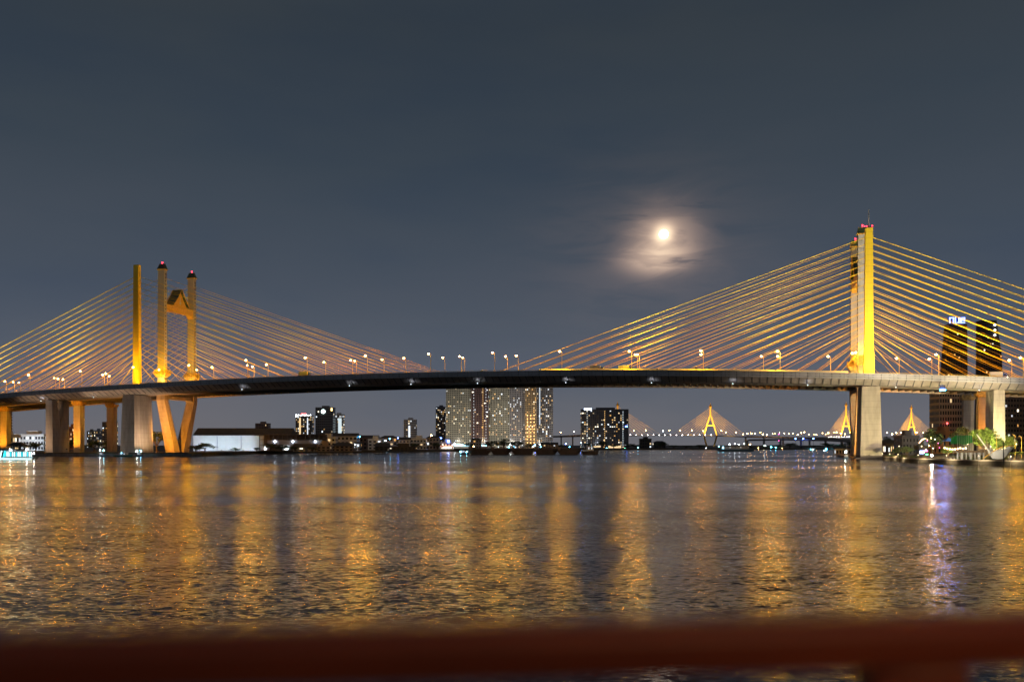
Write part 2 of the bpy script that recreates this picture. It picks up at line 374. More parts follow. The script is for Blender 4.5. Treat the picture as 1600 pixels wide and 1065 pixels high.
for s in (-62, -120, -168, 511, 569, 617):  # approach piers: wall with a V notch at the top
    zb = dz(s)-4.7; pr = MB()
    def col(t0, t1, tt0, tt1): pr.taper(B, (s-2.9, s+2.9, t0, t1), 1, (s-2.6, s+2.6, tt0, tt1), zb)
    zl = zb-19
    pr.taper(B, (s-3.1, s+3.1, -7.6, 7.6), -2, (s-2.8, s+2.8, -7.6, 7.6), zl)
    pr.hexa([B(s-2.8, -7.6, zl), B(s+2.8, -7.6, zl), B(s+2.8, -.1, zl), B(s-2.8, -.1, zl), B(s-2.6, -7.8, zb), B(s+2.6, -7.8, zb), B(s+2.6, -3.6, zb), B(s-2.6, -3.6, zb)])
    pr.hexa([B(s-2.8, .1, zl), B(s+2.8, .1, zl), B(s+2.8, 7.6, zl), B(s-2.8, 7.6, zl), B(s-2.6, 3.6, zb), B(s+2.6, 3.6, zb), B(s+2.6, 7.8, zb), B(s-2.6, 7.8, zb)])
    pr.build('approach_pier', CONC, OB, bevel=.2)
# ------------------------------------------------------------------ rear (newer) bridge: twin towers with a gabled portal
T1, T2 = 26.5, 60.5; TC = (T1+T2)/2
NB = thing('cable_stayed_bridge', 'farther cable-stayed bridge with paired beige towers joined by a gable-roofed portal beam', 'bridge', B(0, TC, 0))
dn = lambda s: dz(s)-.3
m = MB()
m.sweep([(21.5, .2), (21.5, -.9), (65.5, -.9), (65.5, .2)], SS, dn)
for a, b_ in ((22.5, 25.5), (61.5, 64.5)): m.sweep([(a, -.85), (a+.5, -3.3), (b_-.5, -3.3), (b_, -.85)], SS, dn)
m.build('deck', SOFF, NB)
m = MB()
for s in rng(-410, 790, 300): m.box(s-.3, s+.3, 25.4, 61.6, dn(s)-2.7, dn(s)-.85, B)
m.build('cross_beam', DECKC, NB)['kind'] = 'stuff'
m = MB(); m.sweep([(21.9, .25), (65.1, .25), (65.1, .28), (21.9, .28)], SS, dn); m.build('roadway', ASPH, NB)
for t in (21.5, 65.2):
    m = MB(); m.sweep([(t, 1.1), (t, .1), (t+.3, .1), (t+.3, 1.1)], SS, dn); m.build('parapet', WHITEC, NB)
for t in (21.6, 65.3):
    rl = MB()
    for a, b_ in zip(SS, SS[1:]): rl.tube(B(a, t, dn(a)+1.6), B(b_, t, dn(b_)+1.6), .06, 3)
    rl.build('guard_rail', YSTEEL, NB)
ANN = rng(62, 121, 16)
ncab = 0; extra = MB()
for ip, sp in enumerate((0, SPAN)):
    zb = dn(sp); tt = (126.8, 124.8)[ip]
    for it, t in enumerate((T1, T2)):
        p = MB(); p.taper(B, (sp-2.8, sp+2.8, t-1.6, t+1.6), zb-3, (sp-2.5, sp+2.5, t-1.5, t+1.5), tt)
        tw = p.build('tower', TOW, NB, bevel=.15)
        g_ = MB()                            # recessed anchor slots down both road faces
        for z in rng(62, 124, 26):
            for sg in (-1, 1): g_.box(sp+sg*2.60-.2, sp+sg*2.60+.2, t-.35, t+.35, z-.45, z+.45, B)
        g_.build('anchor_slot', DARK, tw)['kind'] = 'stuff'
        # crown at the top: cornice, stepped gabled cap with horns
        c = MB(); c.box(sp-3.2, sp+3.2, t-1.9, t+1.9, tt, tt+.7, B); c.build('cornice', GOLD, tw, bevel=.1)
        c = MB()
        c.add([B(sp-2.8, t-1.6, tt+.7), B(sp+2.8, t-1.6, tt+.7), B(sp+2.8, t+1.6, tt+.7), B(sp-2.8, t+1.6, tt+.7), B(sp-2.0, t, tt+4.0), B(sp+2.0, t, tt+4.0)], [(0, 1, 5, 4), (2, 3, 4, 5), (0, 4, 3), (1, 2, 5), (3, 2, 1, 0)])
        for sg in (-1, 1):
            c.tube(B(sp+sg*2.9, t-1.5, tt+.8), B(sp+sg*2.2, t, tt+4.4), .16, 5); c.tube(B(sp+sg*2.9, t+1.5, tt+.8), B(sp+sg*2.2, t, tt+4.4), .16, 5)
        c.tube(B(sp-2.2, t, tt+4.1), B(sp+2.2, t, tt+4.1), .22, 5); c.build('gable_cap', ROOFG, tw)
        c = MB(); c.tube(B(sp, t, tt+4), B(sp, t, tt+5), .1, 5); c.ball(B(sp, t, tt+5.3), .42); c.build('beacon', RED, tw)
        # carved lotus crown near deck level
        c = MB(); zc = zb+10.5
        c.taper(B, (sp-3.2, sp+3.2, t-1.8, t+1.8), zc-1.5, (sp-4.6, sp+4.6, t-3.1, t+3.1), zc+.6); c.box(sp-4.7, sp+4.7, t-3.2, t+3.2, zc+.6, zc+1.3, B)
        for k in range(7):
            x = sp-4.2+1.4*k
            for ts in (t-2.9, t+2.9): c.taper(B, (x-.6, x+.6, ts-.35, ts+.35), zc+1.3, (x-.12, x+.12, ts-.3, ts+.3), zc+3.1+.9*(k % 2))
        for k in range(4):
            y_ = t-2.2+1.5*k
            for x in (sp-4.3, sp+4.3): c.taper(B, (x-.35, x+.35, y_-.6, y_+.6), zc+1.3, (x-.3, x+.3, y_-.12, y_+.12), zc+3.1+.9*(k % 2))
        c.taper(B, (sp-3.9, sp+3.9, t-2.4, t+2.4), zc+1.3, (sp-3.1, sp+3.1, t-1.7, t+1.7), zc+4.2)
        c.build('carved_collar', ORN, tw)
        # inclined leg below the deck
        tb = TC-4.5 if it == 0 else TC+4.5
        l = MB(); l.hexa([B(sp-3.6, tb-3.2, 0), B(sp+3.6, tb-3.2, 0), B(sp+3.6, tb+3.2, 0), B(sp-3.6, tb+3.2, 0), B(sp-3.1, t-2.3, zb-6.5), B(sp+3.1, t-2.3, zb-6.5), B(sp+3.1, t+2.3, zb-6.5), B(sp-3.1, t+2.3, zb-6.5)])
        l.taper(B, (sp-3.1, sp+3.1, t-2.3, t+2.3), zb-6.5, (sp-3.2, sp+3.2, t-2.0, t+2.0), zb-3)
        # haunch bracket to the deck girder
        sgn = 1 if it == 0 else -1
        l.hexa([B(sp-2.6, t+sgn*2.2, zb-7), B(sp+2.6, t+sgn*2.2, zb-7), B(sp+2.6, t+sgn*2.4, zb-7), B(sp-2.6, t+sgn*2.4, zb-7), B(sp-2.6, t+sgn*2.2, zb-3.2), B(sp+2.6, t+sgn*2.2, zb-3.2), B(sp+2.6, t+sgn*8, zb-3.2), B(sp-2.6, t+sgn*8, zb-3.2)])
        l.build('leg', CONC, NB, bevel=.2)
        for sg in (-1, 1):
            for i, z in enumerate(ANN):
                se = sp+sg*(19+11.9*i); r = .095
                q0, q1 = B(sp+sg*2.8, t, z), B(se, t, dn(se)+.6)
                if i in (4, 9, 14, 11) and it == 1 or (i == 6 and it == 1) : 
                    extra.tube(q0, q1, r, 5)
                else:
                    c = MB(); c.tube(q0, q1, r, 5); c.build('cable', CAB2, NB); ncab += 1
    ft = MB(); ft.box(sp-10, sp+10, TC-15, TC+15, -4, 2.2 if ip == 0 else 1.0, B); ft.build('pile_cap', CONC, NB, bevel=.2)
    cb = MB(); cb.box(sp-2.6, sp+2.6, T1+2, T2-2, zb-5.6, zb-3.3, B); cb.build('lower_cross_beam', CONC, NB)
    # portal beam with pediment
    pb = MB()
    prof = [(T1+1.5, 97.5), (T1+4.5, 99.8), (T2-4.5, 99.8), (T2-1.5, 97.5), (T2-1.5, 104), (T1+1.5, 104)]
    pb.prism([B(sp-2.3, t, z) for t, z in prof], [B(sp+2.3, t, z) for t, z in prof])
    por = pb.build('portal_beam', GOLD, NB, bevel=.1)
    pd = MB(); tri = [(TC-8, 104), (TC+8, 104), (TC+4, 108.8), (TC, 115), (TC-4, 108.8)]
    pd.prism([B(sp-2.2, t, z) for t, z in tri], [B(sp+2.2, t, z) for t, z in tri]); pd.build('pediment', GOLD, por)
    em = MB(); em.ball(B(sp+2.35, TC, 107), 1.5, sc=(.25, .8, 1.2)); em.ball(B(sp+2.35, TC, 109.2), .9, sc=(.3, .7, 1.5)); em.build('medallion', WHITEC, por)
    em = MB(); em.ball(B(sp-2.35, TC, 107.3), 1.5, sc=(.25, .8, 1.2)); em.build('medallion', WHITEC, por)
    rf = MB()
    for sg in (-1, 1):
        for (ta, za), (tb_, zb_) in (((0, 115.6), (4.2, 109.2)), ((4.0, 109.8), (8.6, 104.3))):
            rf.hexa([B(sp-3.6, TC+sg*ta, za), B(sp+3.6, TC+sg*ta, za), B(sp+3.6, TC+sg*tb_, zb_), B(sp-3.6, TC+sg*tb_, zb_), B(sp-3.6, TC+sg*ta, za+.4), B(sp+3.6, TC+sg*ta, za+.4), B(sp+3.6, TC+sg*tb_, zb_+.4), B(sp-3.6, TC+sg*tb_, zb_+.4)])
    rf.build('tiled_roof', ROOFG, por)
    tr = MB()
    for sg in (-1, 1):
        for x in (sp-3.7, sp+3.7):
            tr.tube(B(x, TC, 116.2), B(x, TC+sg*4.3, 109.6), .28, 5); tr.tube(B(x, TC+sg*4.1, 110.2), B(x, TC+sg*8.9, 104.6), .28, 5); tr.tube(B(x, TC+sg*8.9, 104.6), B(x, TC+sg*9.9, 106), .22, 5, .05)
        for f in (.25, .6): tr.tube(B(sp-3.6, TC+sg*(4.2*f), 116-6.4*f), B(sp+3.6, TC+sg*(4.2*f), 116-6.4*f), .13, 4)
        for f in (.3, .65): tr.tube(B(sp-3.6, TC+sg*(4+4.6*f), 110.2-5.5*f), B(sp+3.6, TC+sg*(4+4.6*f), 110.2-5.5*f), .13, 4)
    tr.tube(B(sp-3.9, TC, 116), B(sp+3.9, TC, 116), .25, 5); tr.build('bargeboard', GOLD, por)
o = extra.build('cable', CAB2, NB); o['kind'] = 'stuff'
for s in (-66, -128, 511, 573):
    for t in ((T1-1.5,) if s == -128 else (T1-1.5, T2-1.5)):
        zt = dn(s)-3.4; pr = MB(); pr.taper(B, (s-2.7, s+2.7, t-2.2, t+2.2), -2, (s-2.9, s+2.9, t-2.3, t+2.3), zt-3.2)
        cpp = pr.build('approach_pier', CONC, NB, bevel=.2)
        k = MB(); k.taper(B, (s-2.9, s+2.9, t-2.3, t+2.3), zt-3.2, (s-3.8, s+3.8, t-2.9, t+2.9), zt-2); k.box(s-3.8, s+3.8, t-2.9, t+2.9, zt-2, zt-.8, B); k.box(s-1.5, s+1.5, t-1.5, t+1.5, zt-.8, zt, B)
        for k_ in range(4): k.taper(B, (s-3+1.9*k_-.6, s-3+1.9*k_+.6, t-3.0, t-2.7), zt-.8, (s-3+1.9*k_-.1, s-3+1.9*k_+.1, t-3.0, t-2.7), zt+.5)
        k.build('carved_capital', ORN, cpp)

# ------------------------------------------------------------------ bridge street lamps
K = 1000.0
def lamp_proto(h, arm):
    r = thing('street_lamp', 'x', 'street lamp', (0, 0, 0))
    m = MB(); m.tube((0, 0, -.3), (0, 0, h-.5), .17, 6, .10); m.tube((0, 0, h-.6), (-arm, 0, h), .08, 5); m.build('pole', YSTEEL, r)
    m = MB(); m.box(-.3, .3, -.3, .3, -.3, .5); m.build('base', STEEL, r)
    m = MB(); m.ball((-arm-.1, 0, h-.18), .42, 8, 6, (1.25, .85, .8)); hd = m.build('lamp_head', SOD, r)
    m = MB(); m.ball((-arm-.1, 0, h-.28), .66, 12, 8, (1.1, 1.0, .85)); m.build('halo_shell', HALO, hd, smooth=True)  # added glowing shell imitating the lamp's halo
    l = pt('lamp_light', (-arm-.1, 0, h-.65), 21*K, (1, .44, .004), .27); l.parent = r
    m = MB(); m.box(-arm-.7, -arm+.5, -.35, .35, h+.18, h+.32); m.build('cap', DARK, hd)
    return r
LR = [('A', -15.2, 0, [44, 125, 208, 295, 384, 477, 571, 670, 770, 875, 984, 1096, 1216, 1333, 1464, 1596], [585, 579, 573, 570, 562, 558, 555, 552, 550, 548, 548, 547, 548, 551, 553, 558], 'near edge of the front bridge'),
      ('B', 15.2, 0, [20, 90, 165, 248, 331, 416, 506, 597, 692, 790, 993, 1096, 1295, 1402], [596, 591, 583, 577, 573, 569, 565, 561, 558, 556, 553, 553, 556, 559], 'far edge of the front bridge'),
      ('C', 22.3, .3, [7, 98, 160, 307, 394, 548, 631, 718, 807, 996, 1216, 1338, 1453, 1578], [595, 592, 585, 577, 572, 562, 559, 556, 555, 553, 556, 550, 560, 562], 'near edge of the rear bridge'),
      ('D', 64.6, .3, [29, 84, 170, 386, 554, 723, 1190], [597, 590, 587, 570, 563, 558, 556], 'far edge of the rear bridge')]
for nm, t, dzo, xs, ys, desc in LR:
    proto = None
    for i, (x, y) in enumerate(zip(xs, ys)):
        s = s_at(x+3, t); d = yd(s, t); zt = HC+(HY-y)/F*d; h = zt-(dz(s)-dzo)-.1
        o = lamp_proto(max(6, h), 1.2)
        o.location = B(s, t, dz(s)-dzo+.1); o.rotation_euler.z = -TH
        o['label'] = 'street lamp on the %s, %s from the left' % (desc, ORD[i]); o['group'] = 'sodium lamps along the '+desc

# ------------------------------------------------------------------ small white navigation lamps under the front deck
for i, px in enumerate((64, 146, 378, 546, 642, 746, 884, 1018, 1145, 1262, 1400, 1530)):
    s = s_at(px, -13.5); p = B(s, -13.5, dz(s)-5.6); t = thing('navigation_lamp', 'small bluish-white lamp hung under the front deck, %s from the left' % ORD[i], 'navigation lamp', B(s, -13.5, dz(s)-2.9), 'lamps under the deck')
    k = MB(); k.tube(p+Vector((0, 0, .2)), p+Vector((0, 0, 2.8)), .06, 5); k.build('hanger', DARK, t)
    k = MB(); k.ball(p, .22, 7, 5); k.build('lamp_head', mat('nav_white', (.8, .88, 1), .5, emit=(.75, .86, 1), estr=5, sample=False), t)
    l = spot('lamp_light', p+Vector((0, 0, .28)), B(s+1, -9.5, dz(s)-2), .25*K, (.80, .86, 1), 165, 1.0, .12); l.parent = t; l.location = Vector(l.location)-Vector(t['base'])
# ------------------------------------------------------------------ bridge floodlights
K = 1000.0
floodlight((196, 338, 16), B(SPAN, 0, 88), 1150*K, (1, .86, .62), 34, 'floodlight on a mast in the park aimed at the right yellow pylon', pole=14.5)
floodlight((230, 345, 10), B(SPAN+10, 0, 22), 460*K, (1, .74, .48), 60, 'floodlight in the park washing the right concrete pier', pole=8)
floodlight((262, 318, 12), B(505, -16, 42), 130*K, (.90, .94, 1), 60, 'cool white floodlight in the park washing the right approach parapet', pole=10)
for sp, tx in ((0, 'left'), (SPAN, 'right')):
    floodlight(B(sp+2, -9, dz(sp)+1.4), B(sp, 0, dz(sp)+12), 26*K, YL, 100, 'deck floodlight washing the foot of the %s yellow pylon' % tx)
    floodlight(B(sp+26, -2, dz(sp)+1.6), B(sp, 0, 92), (34 if sp == 0 else 40)*K, YL, 60, 'median floodlight raking up the %s yellow pylon from the span side' % tx)
    for t, nm in ((T1, 'near'), (T2, 'far')):
        floodlight(B(sp+3, t-4.4 if t < 40 else t-8, dn(sp)+1.4), B(sp, t, dn(sp)+9), 9*K, YL, 120, 'floodlight lighting the foot of the %s tower of the %s pair' % (nm, tx))
        floodlight(B(sp+24, t-4 if t < 40 else t-9, dn(sp)+1.6), B(sp, t, 96), 13*K, (1, .76, .66), 60, 'floodlight raking up the %s tower of the %s pair' % (nm, tx))
    floodlight(B(sp+16, 8, 4), B(sp, 32, 24), 105*K, (1, .34, .015), 100, 'orange floodlight at the water line aimed at the inclined legs of the %s towers' % tx)
    for sg in (-1, 1):
        for k in (48, 110, 175):
            s = sp+sg*k; rk = 22 if k == 48 else 64; wh = {48: 'inner', 110: 'middle', 175: 'outer'}[k]; side = 'span side' if (sg > 0) == (sp == 0) else 'shore side'
            floodlight(B(s, -17.3, dz(s)+2.1), B(s+sg*10, -4, dz(s)+50), (120 if sp == 0 else 190)*K, (1, 1, .36), 100, '%s cable floodlight of the front bridge, %s of the %s pylon' % (wh, side, tx), 'cable floodlights')
            floodlight(B(s, TC, dn(s)+1.5), B(s+sg*16, TC, dn(s)+60), rk*K, (1, .94, .30), 112, '%s cable floodlight of the rear bridge, %s of the %s towers' % (wh, side, tx), 'cable floodlights')
floodlight(B(-40, -17, 5), B(-3, -8, 26), 30*K, (1, .66, .40), 110, 'added warm floodlight on the ledge aimed at the front of the main left pier', pole=3)  # this and the next two lamps are added to warm the left piers
floodlight(B(22, -8, 4), B(4, 0, 26), 26*K, (1, .66, .40), 110, 'added warm floodlight at the water aimed at the main left pier side', pole=3)
floodlight(B(-76, -22, 5), B(-62, -6, 22), 17*K, (1, .62, .36), 110, 'added warm floodlight aimed at the left notched approach pier', pole=3)
for s, tx in ((-66, 'left approach pier beside the first notched pier'), (-128, 'leftmost approach pier'), (511, 'right approach pier')):
    floodlight(B(s-2, 9, 4), B(s, T1, 26), 40*K, (1, .34, .015), 100, 'orange floodlight aimed at the %s' % tx)

# ------------------------------------------------------------------ moon
m = MB(); m.ball(MOON, 46, 24, 16); tag(m.build('moon', glowm('moon_surface', (1, .93, .80), 5), loc=MOON, smooth=True), 'bright full moon glowing through thin cloud above the middle of the bridge', 'moon')

# ------------------------------------------------------------------ buildings
LITW = [glowm('window_warm', (1, .72, .38), 1.0, False), glowm('window_white', (.85, .92, 1), 1.1, False), glowm('window_amber', (1, .55, .16), .9, False), glowm('window_dim', (1, .8, .5), .35, False), glowm('window_bright', (1, .88, .66), 2.4, False), glowm('window_coolbright', (.75, .88, 1), 2.4, False)]
GLASS = mat('dark_glass', (.02, .025, .035), .15)
ALL = []
def lit_pick(rr, wts=(5, 3, 2, 4)): return rr.choices(LITW, tuple(wts)+(1.3, 1.2))[0]
WIN = {}
def window_part(par, x, y0, z, ww, wh, m, side=0):   # one window: thin framed pane proud of the wall; meshes shared
    key = (round(ww, 2), round(wh, 2), m.name, side)
    if key not in WIN:
        k = MB()
        if side == 0: k.box(-ww/2, ww/2, -.12, .02, 0, wh)
        else: k.box(-.02*side, .12*side, -ww/2, ww/2, 0, wh) if side > 0 else k.box(-.12, .02, -ww/2, ww/2, 0, wh)
        me = bpy.data.meshes.new('window'); me.from_pydata([tuple(v) for v in k.v], [], k.f); me.update()
        bm = bmesh.new(); bm.from_mesh(me); bmesh.ops.recalc_face_normals(bm, faces=bm.faces); bm.to_mesh(me); bm.free()
        me.materials.append(m); WIN[key] = me
    o = bpy.data.objects.new('window', WIN[key]); C.objects.link(o); o.parent = par; o.location = (x, y0, z); return o
def tower(px0, px1, ytop, d, depth, label, body, cat='building', name='apartment_tower', floors=20, bays=10, lit=.25, maxlit=100, zb=2.3, rz=0, fins=True, slab=True, wts=(5, 3, 2, 4), seed=0, roof='flat', group=None, wf=.55, hf=.5, sides=True, sill=0):
    rr = random.Random(seed+int(px0)); k = F/d; W = (px1-px0)/k; H = HC+(HY-ytop)/k-zb; cx = ((px0+px1)/2-800)/k
    t = thing(name, label, cat, (cx, d+depth/2, zb), group, rz); b0 = Vector(t['base'])
    m = MB(); m.box(cx-W/2, cx+W/2, d, d+depth, zb, zb+H)
    wall = m.build('wall', body, t, bevel=0)
    fh = H/floors; bw = W/bays; ww = bw*wf; wh = fh*hf
    if slab:
        s = MB()
        for i in range(1, floors+1): s.box(cx-W/2-.35, cx+W/2+.35, d-.35, d+depth+.35, zb+i*fh-.22, zb+i*fh+.02)
        s.build('floor_slab', body, t)['kind'] = 'stuff'
    if fins:
        s = MB()
        for i in range(bays+1): s.box(cx-W/2+i*bw-.2, cx-W/2+i*bw+.2, d-.5, d+.1, zb, zb+H-.3)
        s.build('facade_fin', body, t)['kind'] = 'stuff'
    dark = MB(); cells = []
    for f in range(floors):
        for b in range(bays): cells.append((0, b, f))
    sb = max(2, int(depth/bw)) if sides else 0; sgn = -1 if cx > 0 else 1; sw = depth/sb if sb else 1
    for f in range(floors):
        for b in range(sb): cells.append((sgn, b, f))
    rr.shuffle(cells); n = min(maxlit, int(len(cells)*lit))
    for i, (sd, b, f) in enumerate(cells):
        z = zb+f*fh+fh*.25
        if sd == 0:
            x = cx-W/2+(b+.5)*bw
            if i < n: window_part(t, x-b0.x, d-b0.y, z-b0.z, ww*(1, 1, .6)[i % 3], wh*(1, .75)[i % 2], lit_pick(rr, wts))
            else: dark.box(x-ww/2, x+ww/2, d-.1, d+.02, z, z+wh)
        else:
            y = d+(b+.5)*sw; x = cx+sd*W/2; w2 = sw*wf
            if i < n: window_part(t, x-b0.x, y-b0.y, z-b0.z, w2, wh, lit_pick(rr, wts), sd)
            else: dark.box(x-.02, x+.1, y-w2/2, y+w2/2, z, z+wh) if sd > 0 else dark.box(x-.1, x+.02, y-w2/2, y+w2/2, z, z+wh)
    if dark.v: dark.build('window', GLASS, t)['kind'] = 'stuff'
    r = MB()
    if roof == 'flat':
        r.box(cx-W/2-.2, cx+W/2+.2, d-.2, d+depth+.2, zb+H+.02, zb+H+1.2); r.box(cx-W*.18, cx+W*.22, d+depth*.3, d+depth*.7, zb+H+1.2, zb+H+4.2)
    elif roof == 'hip':
        a = (cx-W/2-1, cx+W/2+1, d-1, d+depth+1); r.taper(None, a, zb+H, (cx-W*.25, cx+W*.25, d+depth*.45, d+depth*.55), zb+H+min(W, depth)*.22)
    elif roof == 'gable':
        r.prism([(cx-W/2-.6, d-.8, zb+H), (cx-W/2-.6, d+depth+.8, zb+H), (cx-W/2-.6, d+depth/2, zb+H+depth*.25)], [(cx+W/2+.6, d-.8, zb+H), (cx+W/2+.6, d+depth+.8, zb+H), (cx+W/2+.6, d+depth/2, zb+H+depth*.25)])
    r.build('roof', mat('roof_dark', (.08, .075, .07), .8, var=.2, vscale=.2) if roof != 'flat' else body, t)
    t['W'] = W; t['H'] = H; t['D'] = d; t['cx'] = cx
    return t
def face_box(t, name, m, x0, x1, z0, z1, out=.8, back=0):   # piece on the front face, x in 0..1 of width, z in 0..1 of height
    W, H, d, cx = t['W'], t['H'], t['D'], t['cx']; zb = t['base'][2]
    k = MB(); k.box(cx-W/2+x0*W, cx-W/2+x1*W, d-out, d-.02+back, zb+z0*H, zb+z1*H); return k.build(name, m, t)
def light_column(t, name, m, x, z0, z1, n, r=.7, out=1.2):
    W, H, d, cx = t['W'], t['H'], t['D'], t['cx']; zb = t['base'][2]
    for i in range(n):
        k = MB(); k.ball((cx-W/2+x*W, d-out, zb+H*(z0+(z1-z0)*i/(n-1))), r, 6, 4); k.build(name, m, t)
WH2 = glowm('string_white', (.8, .92, 1), 1.6, False); AMB2 = glowm('string_amber', (1, .6, .2), 1.8, False)
WH = glowm('white_lamp', (.9, .95, 1), 7, False); WHB = glowm('bright_white_lamp', (.8, .9, 1), 12); CY = glowm('cyan_lamp', (.15, .65, 1), 12, False); BLU = glowm('blue_lamp', (.1, .25, 1), 14, False)
AMB = glowm('amber_lamp', (1, .6, .2), 8, False); GRN = glowm('green_lamp', (.1, 1, .35), 6, False); REDL = glowm('red_lamp', (1, .08, .08), 8, False); PNK = glowm('magenta_lamp', (1, .1, .5), 6, False)
OLIVE = mat('olive_facade', (.52, .52, .46), .85, var=.1, vscale=.05); GREYF = mat('grey_facade', (.45, .45, .50), .8, var=.1, vscale=.05); MAUVE = mat('mauve_facade', (.18, .11, .12), .8, var=.1, vscale=.05)
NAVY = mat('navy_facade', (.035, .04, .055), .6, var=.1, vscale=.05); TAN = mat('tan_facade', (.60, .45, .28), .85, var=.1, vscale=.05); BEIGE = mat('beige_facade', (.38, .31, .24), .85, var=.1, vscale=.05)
WHF = mat('white_facade', (.62, .62, .60), .8, var=.12, vscale=.1); BRN = mat('brown_facade', (.16, .12, .10), .85, var=.2, vscale=.1); CHAR = mat('charcoal_facade', (.045, .042, .04), .8, var=.2, vscale=.1)
# condominium cluster in the middle
t = tower(697, 736, 592, 1420, 22, 'olive apartment slab at the left end of the riverside condominium cluster', OLIVE, floors=32, bays=14, lit=.17, wts=(4, 3, 2, 6))
face_box(t, 'sign_band', glowm('cyan_band', (.45, .85, 1), 3, False), .02, .98, .03, .055, 1.2); face_box(t, 'canopy', WHF, 0, 1, 0, .028, 3)
t = tower(736.6, 763, 590, 1416, 26, 'dark reddish apartment tower with two white light strings and an amber one', MAUVE, floors=32, bays=7, lit=.12, wts=(4, 3, 2, 3))
light_column(t, 'string_light', WH2, .14, .06, .97, 22, .5); light_column(t, 'string_light', WH2, .86, .1, .97, 22, .5); light_column(t, 'string_light', AMB2, .68, .1, .97, 30, .5)
face_box(t, 'sign_band', glowm('cyan_band', (.45, .85, 1), 3, False), .1, .9, .03, .05, 1.2)
tower(763.6, 796, 594, 1424, 22, 'broad olive apartment slab in the middle of the condominium cluster', OLIVE, floors=32, bays=12, lit=.2, wts=(5, 3, 3, 6))
tower(796.5, 820, 598, 1422, 20, 'narrow greyish apartment tower directly left of the amber-lit tower', GREYF, floors=32, bays=9, lit=.26, wts=(3, 5, 2, 4))
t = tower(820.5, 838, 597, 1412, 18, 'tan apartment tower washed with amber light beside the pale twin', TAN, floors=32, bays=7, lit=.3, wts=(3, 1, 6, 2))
for xx in (.2, .5, .8): light_column(t, 'string_light', AMB, xx, .03, .5, 10, .5)
t = tower(838.5, 864, 596, 1440, 20, 'pale grey apartment tower with a white vertical light line, right end of the cluster', GREYF, floors=30, bays=9, lit=.2, wts=(4, 5, 2, 3))
face_box(t, 'light_line', WH2, .18, .2, .35, .98, .9)
tower(681, 696, 636, 1700, 20, 'dim bluish apartment tower just left of the condominium cluster', mat('bluegrey_facade', (.14, .15, .19), .8), floors=22, bays=6, lit=.25, wts=(3, 4, 2, 5))
t = tower(909, 982, 640, 1520, 26, 'dark navy hotel block with a glowing blue-white rooftop sign', NAVY, name='hotel_building', floors=17, bays=22, lit=.28, wts=(6, 3, 3, 2), wf=.6)
face_box(t, 'rooftop_sign', glowm('sign_bluewhite', (.55, .7, 1), 6), .05, .21, 1.0, 1.04, 1.5, 1)
light_column(t, 'string_light', WH2, .115, .02, .95, 17, .5); light_column(t, 'string_light', AMB2, .49, .08, .96, 18, .55); light_column(t, 'string_light', WH2, .88, -.02, .95, 22, .55)
face_box(t, 'podium', LITW[0], .16, .4, .02, .06, 1.5); face_box(t, 'podium', LITW[0], .57, .84, .0, .06, 1.5); face_box(t, 'blue_sign', BLU, .93, .98, .55, .58)
# left skyline
t = tower(462, 487, 650, 1750, 20, 'pale lit tower crowned with white floodlights and a red glow', BEIGE, floors=14, bays=9, lit=.35, wts=(4, 4, 3, 3))
light_column(t, 'crown_light', WHB, .05, 1.0, 1.04, 2, 1.3); 
for i in range(8): 
    k = MB(); k.ball((t['cx']-t['W']/2+(i+.6)*t['W']/8.2, t['D']-.5, t['base'][2]+t['H']+1.4+1.0*(i % 2)), 1.1, 6, 4); k.build('crown_light', WH, t)
face_box(t, 'sign', REDL, .35, .65, 1.05, 1.09); face_box(t, 'light_strip', LITW[0], .22, .32, .02, .95); face_box(t, 'light_strip', LITW[1], .72, .78, .02, .95)
t = tower(493, 520, 637, 1600, 24, 'grey office tower with a round white emblem near its top', mat('office_grey', (.20, .20, .21), .7), name='office_tower', floors=16, bays=9, lit=.05, wts=(4, 1, 1, 3))
k = MB(); n_ = 20; cx, cz = t['cx']-t['W']*.05, t['base'][2]+t['H']*.91
k.prism([(cx+3.6*math.cos(2*math.pi*i/n_), t['D']-1.2, cz+3.6*math.sin(2*math.pi*i/n_)) for i in range(n_)], [(cx+3.6*math.cos(2*math.pi*i/n_), t['D']-.4, cz+3.6*math.sin(2*math.pi*i/n_)) for i in range(n_)]); k.build('round_sign', glowm('sign_mint', (.75, 1, .95), 5), t)
face_box(t, 'lamp', AMB, .9, .97, .93, .99, 1)
t = tower(520.6, 536, 648, 1640, 16, 'white glowing office block touching the right side of the grey tower', WHF, name='office_tower', floors=12, bays=5, lit=.4, wts=(3, 6, 2, 2))
face_box(t, 'light_panel', glowm('panel_white', (.8, .95, 1), .8, False), .52, .85, .1, .9); face_box(t, 'light_strip', LITW[0], 0, .9, .06, .1)
tower(399, 419, 662, 1500, 16, 'small pinkish block standing alone behind the lit warehouse', mat('pink_facade', (.30, .20, .17), .85), floors=9, bays=8, lit=.04, wts=(4, 1, 1, 3))
t = tower(631, 650, 656, 1500, 14, 'pale cylindrical-looking tower standing alone over the low town', GREYF, floors=13, bays=6, lit=.12, wts=(4, 4, 1, 3)); face_box(t, 'light_strip', LITW[1], .38, .52, .08, .8)
tower(160, 177, 660, 1200, 14, 'amber-windowed apartment block between two left approach piers', BEIGE, floors=12, bays=7, lit=.35, wts=(6, 2, 5, 3))
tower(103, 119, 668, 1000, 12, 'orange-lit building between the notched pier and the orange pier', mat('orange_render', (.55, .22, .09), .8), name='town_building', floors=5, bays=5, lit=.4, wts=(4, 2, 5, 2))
tower(136, 145, 674, 1500, 12, 'tiny yellowish block far behind the left piers', BEIGE, name='town_building', floors=6, bays=5, lit=.4, wts=(4, 1, 4, 2))
